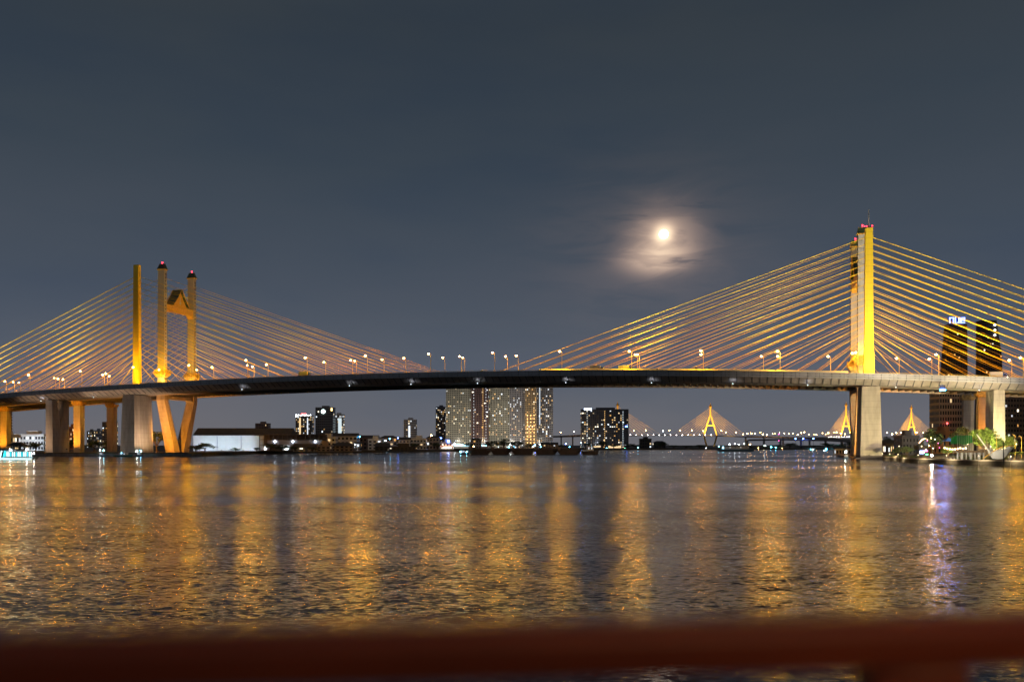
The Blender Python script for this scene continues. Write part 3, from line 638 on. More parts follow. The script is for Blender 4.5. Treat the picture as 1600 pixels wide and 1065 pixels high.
tower(147, 156, 673, 1500, 12, 'tiny grey-violet block far behind the left piers', GREYF, name='town_building', floors=6, bays=5, lit=.3, wts=(4, 1, 1, 2))
tower(-6, 7, 640, 900, 14, 'dark apartment block cut by the left edge of the picture', GREYF, floors=14, bays=5, lit=.15, wts=(4, 1, 3, 2))
t = tower(22, 68, 680, 800, 16, 'floodlit white two-storey building beyond the left piers', WHF, name='town_building', floors=3, bays=10, lit=.35, wts=(3, 5, 1, 2)); spot('facade_light', at(34, 694, 780), at(34, 684, 800), 12*K, (.9, .95, 1), 120); spot('facade_light', at(58, 694, 780), at(58, 684, 800), 12*K, (.65, .8, 1), 120)
t = tower(-8, 20, 681, 760, 12, 'pale shopfront with a green lit panel at the left edge', WHF, name='shop_building', floors=2, bays=6, lit=.3, wts=(3, 5, 1, 2)); face_box(t, 'lit_panel', GRN, .5, .8, .3, .6)
# lit warehouse, frame building, low town along the left bank
t = tower(302, 452, 680, 770, 26, 'long low warehouse whose white wall glows under cold floodlights', WHF, name='warehouse', floors=1, bays=4, lit=0, fins=False, slab=False, roof='gable', wf=.01, hf=.01, sides=False)
for i in range(5):
    x = 312+34*i; p = at(x, 699, 758); s_ = spot('wall_floodlight', (p.x, p.y, 3.4), at(x, 684, 770), 14*K, (.66, .83, 1), 150); 
    k = MB(); k.box(p.x-.4, p.x+.4, p.y-.3, p.y+.3, 2.7, 3.3); k.build('wall_light', DARK, t)
for f in (.25, .5, .75): face_box(t, 'pilaster', GREYF, f-.004, f+.004, 0, .98, .5)
t = tower(309, 330, 673.5, 800, 18, 'small dark hipped roof rising behind the left end of the warehouse', CHAR, name='pavilion', floors=2, bays=4, lit=0, roof='hip', fins=False)
# open concrete frame
d = 745; t = thing('concrete_frame_building', 'unfinished open concrete frame building with empty bays and small white lamps', 'building', at(455, 700, d)); fr = MB(); k_ = F/d
X = lambda px, dd=d: (px-800)/F*dd
for z in (2.4, 7.2, 11.6, 15.6): fr.box(X(405), X(506), d, d+14, z, z+.5)
for i in range(15): fr.box(X(405)+(X(506)-X(405)-.5)*i/14, X(405)+(X(506)-X(405)-.5)*i/14+.5, d, d+.6, 2.4, 16.4)
fr.box(X(405), X(506), d+13.5, d+14, 2.4, 15.6); fr.build('frame', CONC_D, t)
fr = MB(); fr.box(X(418), X(505), d-.3, d-.05, 7.6, 11.2); fr.build('spandrel', GREYF, t)
for px in (430, 458, 493): k = MB(); k.ball((X(px), d-1, 10.2), .75, 6, 4); k.build('lamp', WHB, t)
rr = random.Random(5)
LOW = [(458, 492, 699, 690, WHF, 'long faded white shed'), (495, 516, 697, 690, BEIGE, 'beige cottage with dark doorways'), (517, 552, 696, 720, BEIGE, 'beige row house with arched openings'), (520, 558, 681, 900, GREYF, 'large grey hall with a curved dark roof'), (498, 524, 684, 860, WHF, 'white mid-rise block behind the cottages'),
       (553, 561, 692, 740, GREYF, 'narrow bluish kiosk with a white lamp'), (562, 590, 684, 950, BRN, 'brown gabled hall'), (575, 596, 687, 920, WHF, 'white flat-roofed house with three windows'), (593, 620, 684, 960, GREYF, 'dark-roofed grey shophouse row'), (618, 640, 687, 960, WHF, 'white shophouse lit blue on its corner'), (641, 666, 686, 1000, WHF, 'white factory shed with strip windows'),
       (666, 686, 684, 1040, BEIGE, 'beige three-storey shophouse'), (586, 606, 697, 800, CHAR, 'charcoal riverside godown'), (607, 650, 699, 850, CHAR, 'long charcoal wharf shed'), (735, 752, 687, 1250, GREYF, 'dark building at the foot of the reddish tower'), (845, 872, 694, 1300, TAN, 'low yellow-lit house right of the condominium cluster'),
       (1000, 1018, 686, 1480, CHAR, 'boxy dark warehouse beyond the navy hotel'), (1022, 1040, 691, 1470, CHAR, 'dark round-roofed shed beyond the navy hotel'), (1098, 1106, 700, 1460, WHF, 'small white pier house under the far pylon')]
for i, (a, b_, y, d, mm, lb) in enumerate(LOW):
    tower(a, b_, y, d, 12, lb+' on the far bank', mm, name='riverside_house', floors=2 if y > 690 else 3, bays=max(3, int((b_-a)*d/F/3.5)), lit=.1, wts=(5, 2, 3, 2), roof=('gable', 'flat', 'hip')[i % 3], fins=False, slab=i % 2 == 0)
t = tower(688, 708, 692, 1020, 12, 'brightly lit market hall with red and white signs beside the water', WHF, name='market_hall', floors=2, bays=8, lit=.5, wts=(6, 4, 3, 1))
face_box(t, 'lit_awning', glowm('awning_glow', (1, .45, .3), 1.2), .0, 1, .45, .62, 2.5); face_box(t, 'lit_awning', glowm('awning_white', (1, .85, .7), 2.2), .1, .9, .2, .42, 2); face_box(t, 'blue_sign', BLU, .55, .72, 1.1, 1.5, 1)
t = tower(1306, 1334, 700.5, 640, 5, 'floating yellow-trimmed ferry pontoon left of the right bridge pier', TAN, cat='pontoon', name='ferry_pontoon', zb=.2, floors=1, bays=6, lit=.4, roof='gable', fins=False, slab=False)
# right side towers
def letters(parent, name, txt, x, y, z, h, m, sw):
    G = {'n': [[(0, 0), (0, 1)], [(0, 1), (.75, 1)], [(.75, 1), (.75, 0)]], 'u': [[(0, 1), (0, 0)], [(0, 0), (.75, 0)], [(.75, 0), (.75, 1)]],
         'e': [[(.75, 0), (0, 0)], [(0, 0), (0, 1)], [(0, 1), (.75, 1)], [(0, .5), (.75, .5)], [(.75, 1), (.75, .5)]]}
    for ch in txt:
        k = MB()
        for (a, b_), (c_, e_) in G[ch]:
            k.box(x+min(a, c_)*h-sw/2, x+max(a, c_)*h+sw/2, y-.6, y, z+min(b_, e_)*h-sw/2, z+max(b_, e_)*h+sw/2)
        o = k.build(name, m, parent); x += h*1.15
def slant_tower(px_bl, px_br, px_tl, px_tr, ymid, ytop, ybot, d, depth, label, floors, bays, body, seed):
    t = thing('apartment_tower', label, 'building', at((px_bl+px_br)/2, HY, d)*1.0-Vector((0, 0, HC-1.5))); rr = random.Random(seed)
    z0, zm, z1 = 1.5, at(0, ymid, d).z, at(0, ytop, d).z
    xl = [X(px_bl, d), X(px_bl+4, d), X(px_tl, d)]; xr = [X(px_br, d), X(px_br, d), X(px_tr, d)]
    m = MB(); m.taper(None, (xl[0], xr[0], d, d+depth), z0, (xl[1], xr[1], d, d+depth), zm); m.taper(None, (xl[1], xr[1], d, d+depth), zm, (xl[2], xr[2], d, d+depth), z1); m.build('wall', body, t)
    fh = (z1-z0)/floors; sl = MB(); dk = MB(); nlit = 0
    for i in range(floors):
        z = z0+i*fh; f = (z-z0)/(zm-z0) if z < zm else (z-zm)/(z1-zm); a = 0 if z < zm else 1
        l = xl[a]+(xl[a+1]-xl[a])*f; r = xr[a]+(xr[a+1]-xr[a])*f
        sl.box(l-.1, r+.2, d-.22, d+depth+.15, z+fh-.35, z+fh-.02)
        for b in range(bays):
            w_ = (r-l)/bays; x = l+(b+.5)*w_
            if rr.random() < .03 and nlit < 60:
                window_part(t, x-t['base'][0], d-t['base'][1]-.02, z+.6-t['base'][2], w_*.5, fh*.45, lit_pick(rr)); nlit += 1
            else: dk.box(x-w_*.3, x+w_*.3, d-.12, d+.02, z+.6, z+.6+fh*.5)
    sl.build('floor_slab', body, t)['kind'] = 'stuff'; dk.build('window', GLASS, t)['kind'] = 'stuff'; return t, xl, xr, z1
DKT = mat('dark_tower_render', (.045, .042, .04), .85, var=.15, vscale=.1)
t, xl, xr, z1 = slant_tower(1472, 1512, 1483, 1511, 590, 506, 690, 700, 8, 'dark stepped residential tower carrying a glowing blue rooftop name sign', 44, 9, DKT, 3)
letters(t, 'rooftop_letter', 'nue', X(1483.2, 700), 699.3, z1+.9, 3.7, glowm('letters_blue_white', (.30, .42, 1), 3.2), .72)
k = MB(); k.box(X(1481, 700), X(1508, 700), 700, 700.5, z1+.02, z1+.5); k.box(X(1481, 700), X(1508, 700), 700.3, 700.5, z1+.5, z1+4.6); k.build('sign_frame', mat('sign_backing', (.02, .03, .12), .7), t)
t, xl, xr, z1 = slant_tower(1529, 1566, 1533, 1557, 560, 500, 690, 720, 8, 'dark residential tower with three stacked white lamps near its top corner', 42, 9, DKT, 9)
for i in range(3): k = MB(); k.ball((X(1553.5, 720), 719, z1-4-4.0*i), .8, 6, 4); k.build('corner_lamp', WH, t)
t = tower(1468, 1511, 612, 660, 16, 'beige office block with a regular grid of dark windows under the right bridge approach', BEIGE, name='office_block', floors=10, bays=11, lit=.02, zb=1.5, wf=.62, hf=.6)
k = MB(); k.ball(at(1480, 661, 657), .7, 6, 4); k.build('red_lamp', REDL, t)
tower(1565, 1625, 606, 640, 18, 'brown apartment block with a few white windows at the right edge', mat('brown_block', (.15, .13, .12), .85, var=.1, vscale=.2), floors=13, bays=13, lit=.07, zb=1.5, wts=(3, 5, 2, 0), wf=.5)
tower(1384, 1412, 693, 560, 10, 'low shed with glittering white lamps behind the right pier', BRN, name='riverside_house', floors=1, bays=8, lit=.7, zb=1.5, roof='gable', fins=False, wts=(4, 5, 1, 2))
tower(1410, 1436, 683, 520, 12, 'plain violet-grey building behind the park trees', mat('violet_block', (.13, .12, .17), .85), name='town_building', floors=3, bays=5, lit=.03, zb=1.5, fins=False, slab=False, wf=.3)
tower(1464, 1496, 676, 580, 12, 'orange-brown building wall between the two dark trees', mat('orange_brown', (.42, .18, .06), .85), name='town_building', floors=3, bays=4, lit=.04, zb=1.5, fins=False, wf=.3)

# ------------------------------------------------------------------ far twin suspension-like bridges (A-shaped golden pylons)
GP = mat('golden_lit_pylon', (.8, .5, .1), .6, emit=None); CABF = mat('far_cable', (.6, .42, .16), .6)
def far_bridge(label, pyl, d, deck_pts, ydk, cabs, w=6, lit=1.0):
    b0 = at(pyl[0][0], HY, d); b0.z = 2; t = thing('cable_stayed_bridge', label, 'bridge', b0); k = d/F
    dk = MB(); pts = [at(x, y, dd) for x, y, dd in deck_pts]
    for a, b_ in zip(pts, pts[1:]):
        dk.hexa([a+Vector((0, -12, -3)), b_+Vector((0, -12, -3)), b_+Vector((0, 12, -3)), a+Vector((0, 12, -3)), a+Vector((0, -14, 0)), b_+Vector((0, -14, 0)), b_+Vector((0, 14, 0)), a+Vector((0, 14, 0))])
    dk.build('deck', CONC_D, t)
    for x, yt, dd, sp_ in pyl:
        top = at(x, yt, dd); zdk = at(x, ydk, dd).z; H = top.z; cx = top.x; cy = dd; zj = zdk+(H-zdk)*.62
        m = MB()
        for sg in (-1, 1):
            m.tube((cx+sg*sp_, cy+sg*10, zdk), (cx+sg*2.2, cy+sg*2, zj), 2.5, 6, 2.2); m.tube((cx+sg*sp_*.55, cy+sg*6, 1), (cx+sg*sp_, cy+sg*10, zdk), 3.2, 6, 2.8)
        m.tube((cx, cy, zj-3), (cx, cy, H-14), 3.0, 6, 2.4); m.tube((cx-sp_*.62, cy, zdk+(zj-zdk)*.5), (cx+sp_*.62, cy, zdk+(zj-zdk)*.5), 2.5, 6)
        p = m.build('pylon', GP, t)
        c = MB(); c.tube((cx, cy, H-14), (cx, cy, H-11), 6.5, 8, 6); c.tube((cx, cy, H-11), (cx, cy, H-5), 5, 8, 2.6); c.tube((cx, cy, H-5), (cx, cy, H+3), 1.8, 8, .2); c.build('spire', GOLD, p)
    for (xp, yp, dd, xe0, xe1, ye, de, n) in cabs:
        for i in range(n):
            f = i/(n-1); a = at(xp, yp+f*(ydk-yp)*.42, dd); e = at(xe1+(xe0-xe1)*f, ye, de); c = MB(); c.tube(a, e, .42, 4); c.build('cable', CABF, t)
    return t
for i, (x, d) in enumerate(((705, 1330), (750, 1330), (800, 1330), (850, 1340))): spot('added_condominium_fill', at(x, 688, d), at(x, 640, 1420), 60*K, (1, .90, .72), 110, radius=2)  # unseen spots added to brighten the condominium facades
spot('added_hotel_fill', at(945, 690, 1450), at(945, 670, 1520), 22*K, (.8, .88, 1), 110, radius=2)  # unseen spot added to brighten the hotel front
D1 = 3300
far_bridge('distant cable-stayed bridge with two golden pylons, partly behind the navy hotel', [(965, 628, D1, 26), (1110, 630, D1, 26)], D1, [(860, 682, 3300), (905, 681, 3300), (965, 680, 3300), (1040, 678.5, 3300), (1110, 679.5, 3300), (1175, 682, 3300)], 680, [(965, 635, D1, 978, 1032, 679, D1, 9), (965, 635, D1, 955, 915, 681, D1, 9), (1110, 637, D1, 1095, 1050, 679, D1, 9), (1110, 637, D1, 1122, 1166, 681, D1, 9)])
D2 = 3500
far_bridge('distant cable-stayed bridge with golden A-shaped pylons either side of the right pier', [(1322, 628, D2, 24), (1424, 633, D2+250, 24)], D2, [(1230, 683, 3450), (1322, 682, 3500), (1424, 683, 3750), (1500, 686, 3900)], 682, [(1322, 638, D2, 1330, 1370, 682, D2, 9), (1322, 638, D2, 1314, 1290, 682, D2, 9), (1424, 643, D2+250, 1415, 1398, 683, D2+250, 9), (1424, 643, D2+250, 1432, 1466, 684, D2+250, 9)])
for x, y, d, pw in ((1000, 655, D1, 1.0), (1080, 660, D1, .8), (1140, 660, D1, .8), (1300, 665, D2, .8), (1350, 665, D2, .8), (1405, 665, D2+250, .8), (1450, 665, D2+250, .8), (965, 640, D1, 1.2), (1110, 655, D1, 2.5), (1322, 655, D2, 3.2), (1424, 655, D2+250, 3.2)):
    p = at(x, 676, d-75); spot('pylon_uplight', p, at(x, y, d), pw*620*K, (1, .6, .14), 90, radius=2)
# approach viaducts
def viaduct(pts, label, pier_step, wdt=9):
    P = [at(*p) for p in pts]; b0 = P[0].copy(); b0.z = 2.3; t = thing('elevated_road', label, 'viaduct', b0); m = MB(); pr = MB()
    for a, b_ in zip(P, P[1:]):
        m.hexa([a+Vector((0, -wdt, -2.6)), b_+Vector((0, -wdt, -2.6)), b_+Vector((0, wdt, -2.6)), a+Vector((0, wdt, -2.6)), a+Vector((0, -wdt, 0)), b_+Vector((0, -wdt, 0)), b_+Vector((0, wdt, 0)), a+Vector((0, wdt, 0))])
    m.build('road_deck', CONC_D, t)
    m = MB()
    for a, b_ in zip(P, P[1:]): m.hexa([a+Vector((0, -wdt-.3, 0)), b_+Vector((0, -wdt-.3, 0)), b_+Vector((0, -wdt, 0)), a+Vector((0, -wdt, 0)), a+Vector((0, -wdt-.3, 1.6)), b_+Vector((0, -wdt-.3, 1.6)), b_+Vector((0, -wdt, 1.6)), a+Vector((0, -wdt, 1.6))])
    m.build('parapet', CONC, t)
    x = P[0].x; 
    while x < P[-1].x:
        for a, b_ in zip(P, P[1:]):
            if a.x <= x < b_.x:
                q_ = a.lerp(b_, (x-a.x)/(b_.x-a.x)); k = MB(); k.taper(None, (q_.x-1.6, q_.x+1.6, q_.y-3, q_.y+3), 0, (q_.x-1.6, q_.x+1.6, q_.y-3.5, q_.y+3.5), q_.z-2.6); k.build('column', CONC, t)
        x += pier_step
    return t
viaduct([(840, 682.5, 2300), (880, 681, 2300), (912, 679.5, 2320)], 'pale elevated road on columns between the condominiums and the navy hotel', 30)
viaduct([(1165, 681.5, 2500), (1230, 683, 2450), (1300, 685, 2300), (1345, 687, 2200)], 'upper elevated road sloping down towards the right pier', 45)
viaduct([(1168, 687, 2200), (1230, 686, 2200), (1300, 687.5, 2100), (1345, 690, 2000)], 'lower elevated road running under the upper one', 40)

# ------------------------------------------------------------------ small lamps on the far bank and the far bridges
def bank_lamp(px, y, d, m, label, group, r, pole=True, arm=0, z0=None):
    p = at(px, y, d); zb = 2.3 if z0 is None else z0; h = max(2.5, p.z-zb)
    t = thing('lamp_post', label, 'lamp', (p.x, p.y, p.z-h), group)
    k = MB(); k.tube((p.x, p.y, p.z-h), (p.x, p.y, p.z-r*.6), .12 if d < 1600 else .3, 5); k.build('pole', DARK, t)
    k = MB(); k.ball(p, r, 5, 4, (1, 1, .85)); k.build('lamp_head', m, t)
    return t
FS = glowm('far_sodium', (1, .5, .17), 110); FW = glowm('far_white', (.8, .92, 1), 50); FC = glowm('far_cyan', (.1, .6, 1), 55); FB = glowm('far_blue', (.1, .22, 1), 70); FG = glowm('far_green', (.1, 1, .4), 30); FA = glowm('far_amber', (1, .62, .2), 40)
FLIST = [(842, 675, 2290), (858, 675, 2290), (876, 675, 2290), (897, 674, 2290), (990, 672, 3280), (1009, 672, 3280), (1046, 672, 3280), (1063, 672, 3280), (1081, 672, 3280), (1099, 673, 3280), (1127, 672, 3280), (1134, 675, 3280), (1150, 675, 3280), (1161, 678, 3280)]
for i, (x, y, d) in enumerate(FLIST): bank_lamp(x, y, d, FS, 'far orange road lamp %s, %s from the left' % ('on the pale elevated road' if i < 4 else 'on the distant left bridge', ORD[i if i < 4 else i-4]), 'far bridge lamps', 1.15 if d > 3000 else .85, z0=at(0, 681, d).z)
rr = random.Random(11)
for i in range(26):
    x = 1168+6.4*i+rr.uniform(-2, 2); 
    if 1336 < x < 1380: continue
    bank_lamp(x, 676+rr.uniform(-1.5, 3), 2440, FS, 'orange lamp on the upper elevated road, %s from the left' % ORD[i], 'elevated road lamps', rr.uniform(.5, 1.1), z0=at(0, 682, 2440).z)
for i, x in enumerate((1386, 1394, 1400, 1408, 1419, 1432, 1443)): bank_lamp(x, 676+rr.uniform(-1, 2), 2300, FS, 'orange road lamp between right pier and park trees, %s from the left' % ORD[i], 'orange lamps right of the pier', rr.uniform(.8, 1.3))
for i in range(15):                          # white deck lights strung below the far bridge parapet
    x = 985+9.0*i; k = bank_lamp(x, 679.2, 3275, glowm('deck_white', (1, .85, .85), 40, False), 'white edge light on the distant left bridge, %s from the left' % ORD[i], 'edge lights of the distant bridge', .95, z0=at(0, 682, 3275).z)
for i in range(9): bank_lamp(1295+4*i, 682.4, 2240, glowm('deck_white', (1, .85, .85), 40, False), 'white edge light on the upper elevated road, %s from the left' % ORD[i], 'edge lights of the elevated road', .6, z0=at(0, 685, 2240).z)
BL = [(562, 682, 900, FC, 'cyan'), (609, 685, 930, FC, 'cyan'), (622, 684, 930, FB, 'blue'), (634, 693, 880, FC, 'cyan'), (602, 688, 900, FW, 'white'), (689, 684, 1000, FB, 'blue'), (700, 689, 1000, FW, 'white'), (652, 681, 1100, FS, 'orange'), (674, 680, 1100, FS, 'orange'), (554, 695, 735, FW, 'white'),
      (740, 697, 960, FS, 'orange'), (797, 694, 1010, FW, 'white'), (795, 698, 1000, FC, 'cyan'), (803, 698, 1000, FC, 'cyan'), (833, 697, 1000, FC, 'cyan'), (836, 695, 1010, FB, 'blue'), (844, 694, 1010, FW, 'white'), (845, 698, 1000, FC, 'cyan'), (720, 694, 1050, FG, 'green'), (710, 693, 1050, FW, 'white'),
      (884, 693, 1430, FB, 'blue'), (890, 698, 1425, FC, 'cyan'), (908, 691, 1430, FB, 'blue'), (924, 697, 1425, FC, 'cyan'), (942, 700, 1425, FA, 'amber'), (948, 700, 1425, FC, 'cyan'), (966, 701, 1425, FB, 'blue'), (976, 700, 1425, FG, 'green'), (997, 699, 1425, FC, 'cyan'), (1021, 702, 1425, FW, 'white'), (1036, 673, 3200, FW, 'white'), (1047, 702, 1430, FC, 'cyan'), (1054, 701, 1430, FC, 'cyan'), (1058, 702, 1430, FB, 'blue'),
      (1072, 700, 1430, FW, 'white'), (1085, 701, 1430, FB, 'blue'), (1103, 700, 1430, FW, 'white'), (1109, 703, 1430, FB, 'blue'), (1172, 694, 1440, FA, 'amber'), (1195, 696, 1440, FW, 'white'), (1205, 698, 1440, FC, 'cyan'), (1212, 699, 1440, FC, 'cyan'), (1233, 702, 1440, FC, 'cyan'), (1243, 685, 2150, FB, 'blue'), (1255, 685, 2150, FB, 'blue'), (1271, 685, 2150, FB, 'blue'), (1250, 703, 1430, FW, 'white'), (1267, 702, 1430, FC, 'cyan'), (1273, 703, 1430, FW, 'white'), (1280, 706, 1200, FW, 'white'), (1291, 701, 1435, FC, 'cyan'),
      (1303, 699, 1435, FC, 'cyan'), (1310, 699, 1435, FC, 'cyan'), (1315, 706, 1000, FC, 'cyan'), (1322, 705, 1000, FW, 'white'), (1217, 678, 2300, PNK, 'magenta'), (1217, 688, 2150, PNK, 'magenta'), (1288, 704, 1200, FW, 'white'), (1140, 701, 1440, FC, 'cyan'), (1185, 700, 1440, FS, 'orange'), (1222, 700, 1440, FS, 'orange')]
CNT = {}
for i, (x, y, d, mm, cn) in enumerate(sorted(BL, key=lambda b: b[0])):
    ref = 'left of the condominium cluster' if x < 715 else 'below the condominium cluster' if x < 870 else 'around the navy hotel' if x < 1000 else 'between the hotel and the far pylon' if x < 1112 else 'left of the right bridge pier'
    CNT[(cn, ref)] = CNT.get((cn, ref), -1)+1
    bank_lamp(x, y, d, mm, '%s far-bank lamp %s, %s %s one there' % (cn, ref, ORD[CNT[(cn, ref)]], cn), 'coloured lamps on the far bank', (.55 if d < 1100 else .8 if d < 1600 else 1.2)*rr.uniform(.8, 1.2), z0=.4 if y > 702 else None)

# ------------------------------------------------------------------ trees
def leaf_blob(rr, m, c, r, n, size, squash=.8):
    for _ in range(n):
        while True:
            p = Vector((rr.uniform(-1, 1), rr.uniform(-1, 1), rr.uniform(-1, 1)))
            if .25 < p.length <= 1: break
        p = c+Vector((p.x*r, p.y*r, p.z*r*squash)); a = Vector((rr.gauss(0, 1), rr.gauss(0, 1), rr.gauss(0, 1))).normalized(); b = a.orthogonal().normalized(); s = size*rr.uniform(.6, 1.4)
        b = (b*math.cos(1)+a.cross(b)*math.sin(1)); c2 = a.cross(b)
        m.add([p+b*s, p+c2*s*.5, p-b*s, p-c2*s*.5], [(0, 1, 2, 3)])
def tree_mesh(seed, n_cl, n_leaf, leaf):      # unit tree: 10 m high
    rr = random.Random(seed); tr = MB(); cr = MB()
    tr.tube((0, 0, -.3), (.15, 0, 3.2), .32, 7, .2)
    for i in range(n_cl):
        an = i*2.4+rr.random(); rad = rr.uniform(1.0, 3.4); z = rr.uniform(4.2, 8.8); rad *= 1-(max(0, z-6.5)/5)
        c = Vector((rad*math.cos(an), rad*math.sin(an), z)); tr.tube((.12, 0, rr.uniform(2.4, 3.2)), c, .13, 5, .04)
        leaf_blob(rr, cr, c, rr.uniform(1.1, 1.9), n_leaf, leaf)
    return tr, cr
PROTO = {}
def tree(kind, seed, loc, h, wd, label, leafm, group=None):
    key = (kind, seed, leafm.name)
    if key not in PROTO:
        if kind == 'near': tr, cr = tree_mesh(seed, 17, 110, .36)
        elif kind == 'far': tr, cr = tree_mesh(seed, 12, 30, .55)
        elif kind == 'palm':
            rr = random.Random(seed); tr = MB(); cr = MB(); tr.tube((0, 0, -.2), (.3, 0, 7.6), .22, 6, .14)
            for i in range(14):
                an = i*2.4; up = rr.uniform(.2, 1.5); p0 = Vector((.3, 0, 7.6)); pv = p0
                for k in range(1, 7):
                    f = k/6; pn = p0+Vector((math.cos(an)*3.4*f, math.sin(an)*3.4*f, up*2.2*f-3.2*f*f)); sd = Vector((-math.sin(an), math.cos(an), 0))
                    for sg in (-1, 1): cr.add([pv, pn, pn+sd*sg*.55*(1.1-f)+Vector((0, 0, -.35)), pv+sd*sg*.6*(1.2-f)+Vector((0, 0, -.35))], [(0, 1, 2, 3)])
                    pv = pn
        elif kind == 'shrub':
            rr = random.Random(seed); tr = MB(); cr = MB(); tr.tube((0, 0, -.2), (0, 0, 5), .3, 6, .1)
            for i in range(10): leaf_blob(rr, cr, Vector((rr.uniform(-3, 3), rr.uniform(-3, 3), rr.uniform(2, 7))), 2.4, 60, .45)
        r = thing('tree' if kind != 'palm' else 'palm_tree', label, 'tree' if kind != 'shrub' else 'shrub', (0, 0, 0)); 
        if kind == 'shrub': r.name = 'shrub'
        a = tr.build('trunk', BARK, r); b = cr.build('crown' if kind != 'shrub' else 'foliage', leafm, r); PROTO[key] = r; o = r
    else: o = copy_tree(PROTO[key])
    o.location = loc; o.scale = (wd/8.0, wd/8.0, h/10.0); o.rotation_euler.z = seed*1.3+loc[0]; o['label'] = label
    if group: o['group'] = group
    elif 'group' in o: del o['group']
    return o
def tree_px(kind, seed, x0, x1, yt, d, label, leafm, zb=2.3, group=None):
    p = at((x0+x1)/2, yt, d); return tree(kind, seed, (p.x, d, zb), max(1.5, p.z-zb), (x1-x0)/F*d, label, leafm, group)
TL = [(228, 262, 673, 630, 'dark tree behind the inclined legs of the left tower'), (306, 334, 690, 610, 'round dark bush-like tree right of the far inclined leg'), (296, 316, 694, 606, 'small dark tree touching the far inclined leg'), (414, 432, 691, 680, 'leftmost dark tree in front of the concrete frame building'), (428, 452, 694, 676, 'wide low tree in front of the concrete frame building'), (452, 470, 697, 672, 'small tree below the middle of the frame building'), (480, 496, 697, 672, 'small tree left of the beige cottage'), (498, 514, 691, 720, 'dark tree behind the beige cottage'),
      (100, 118, 684, 680, 'leafy tree between the notched pier and the orange pier'), (20, 44, 690, 700, 'low palm-green tree in front of the floodlit building'), (44, 68, 691, 700, 'second low tree in front of the floodlit building'), (136, 158, 686, 720, 'dark tree left of the amber-windowed block'), (158, 178, 688, 700, 'dark tree below the amber-windowed block'), (396, 406, 698, 680, 'small tree at the right end of the lit wall'), (362, 374, 699, 680, 'tiny tree in front of the lit wall'),
      (588, 606, 690, 860, 'dark dome tree above the charcoal godown'), (640, 656, 691, 930, 'dark tree in front of the factory shed'), (676, 690, 690, 950, 'dark tree left of the market hall'), (755, 780, 688, 1150, 'tall dark tree below the condominium slab, left one'), (774, 800, 685, 1150, 'tallest dark tree below the condominium slab'), (798, 818, 689, 1150, 'dark tree below the narrow greyish tower'), (724, 742, 691, 1150, 'dark tree below the reddish tower'), (818, 840, 692, 1150, 'dark tree below the amber-lit tower'), (866, 884, 694, 1380, 'tree between condominiums and hotel'),
      (912, 930, 692, 1400, 'dark tree below the left part of the hotel'), (934, 950, 689, 1400, 'taller dark tree below the middle of the hotel'), (950, 968, 693, 1400, 'dark tree left of the lit podium corner'), (972, 992, 692, 1400, 'dark tree at the right foot of the hotel'), (986, 1002, 694, 1400, 'dark tree left of the boxy dark warehouse'), (1024, 1044, 690, 1420, 'round dark tree right of the boxy dark warehouse'), (1044, 1062, 695, 1420, 'low tree left of the distant pylon'), (1062, 1082, 695, 1420, 'second low tree left of the distant pylon'), (1082, 1104, 694, 1420, 'low tree touching the distant pylon'),
      (1120, 1140, 696, 1440, 'low tree right of the distant pylon'), (1140, 1164, 695, 1440, 'low wide tree behind the lit ferry'), (1164, 1184, 696, 1440, 'low tree right of the lit ferry'), (1184, 1206, 695, 1440, 'low tree under the elevated roads, left one'), (1206, 1226, 694, 1440, 'low tree beneath the magenta lamp'), (1224, 1244, 691, 1440, 'taller dark tree under the elevated roads'), (1242, 1262, 696, 1440, 'low tree under the blue road lamps, left one'), (1260, 1284, 695, 1440, 'low tree under the blue road lamps, right one'), (1282, 1306, 691, 1440, 'tall dark tree above the ferry pontoon'), (1302, 1322, 693, 1440, 'dark tree right of the pontoon roof'), (1318, 1342, 689, 1440, 'tall dark tree touching the right bridge pier')]
for i, (a, b_, y, d, lb) in enumerate(TL): tree_px('far', i % 5, a-2, b_+2, y, d, lb, LEAF, group='dark trees along the far bank')
for i, (a, b_, y, d, lb, kd, lm) in enumerate([(1376, 1396, 681, 640, 'dark tree immediately right of the right bridge pier', 'far', LEAF), (1392, 1412, 680, 640, 'dark tree behind the glittering shed', 'far', LEAF), (1392, 1416, 698, 470, 'dim leafy tree in front of the glittering shed', 'near', LEAF), (1408, 1426, 696, 450, 'low green tree with a thin pole beside it', 'near', LEAF), (1442, 1472, 669, 480, 'tall dark tree hung with pink light dots', 'near', LEAF), (1484, 1516, 665, 500, 'black tree behind the green flags', 'near', LEAF), (1470, 1492, 697, 440, 'small tree behind the bright park lamp', 'near', LEAF2),
      (1514, 1564, 666, 440, 'big bright green tree in front of the right bridge piers', 'near', LEAF2), (1548, 1572, 684, 420, 'smaller green tree right of the big bright one', 'near', LEAF2), (1566, 1588, 679, 470, 'round yellow-green tree behind the white boat sculpture', 'near', LEAF3)]):
    tree_px(kd, 10+i % 4, a, b_, y, d, lb, lm, zb=1.5)
for i, (a, b_, y, d) in enumerate([(1574, 1590, 704, 372), (1584, 1600, 703, 370), (1592, 1610, 702, 368)]): tree_px('palm', 21, a, b_, y, d, 'low yellow-green palm at the right end of the park, %s from the left' % ORD[i], LEAF3, zb=1.5, group='low palms')
for i, (a, b_, y, d) in enumerate([(1418, 1434, 715, 380), (1492, 1504, 715, 352), (1526, 1542, 714, 350), (1546, 1562, 715, 346), (1560, 1574, 715, 344), (1400, 1416, 713, 405), (1386, 1400, 714, 425), (1506, 1524, 716, 350)]): tree_px('shrub', 31, a, b_, y-1, d, 'clipped green bush on the park edge, %s from the left of its row' % ORD[[6, 7][0] if False else i], LEAF2, zb=1.5, group='clipped bushes')

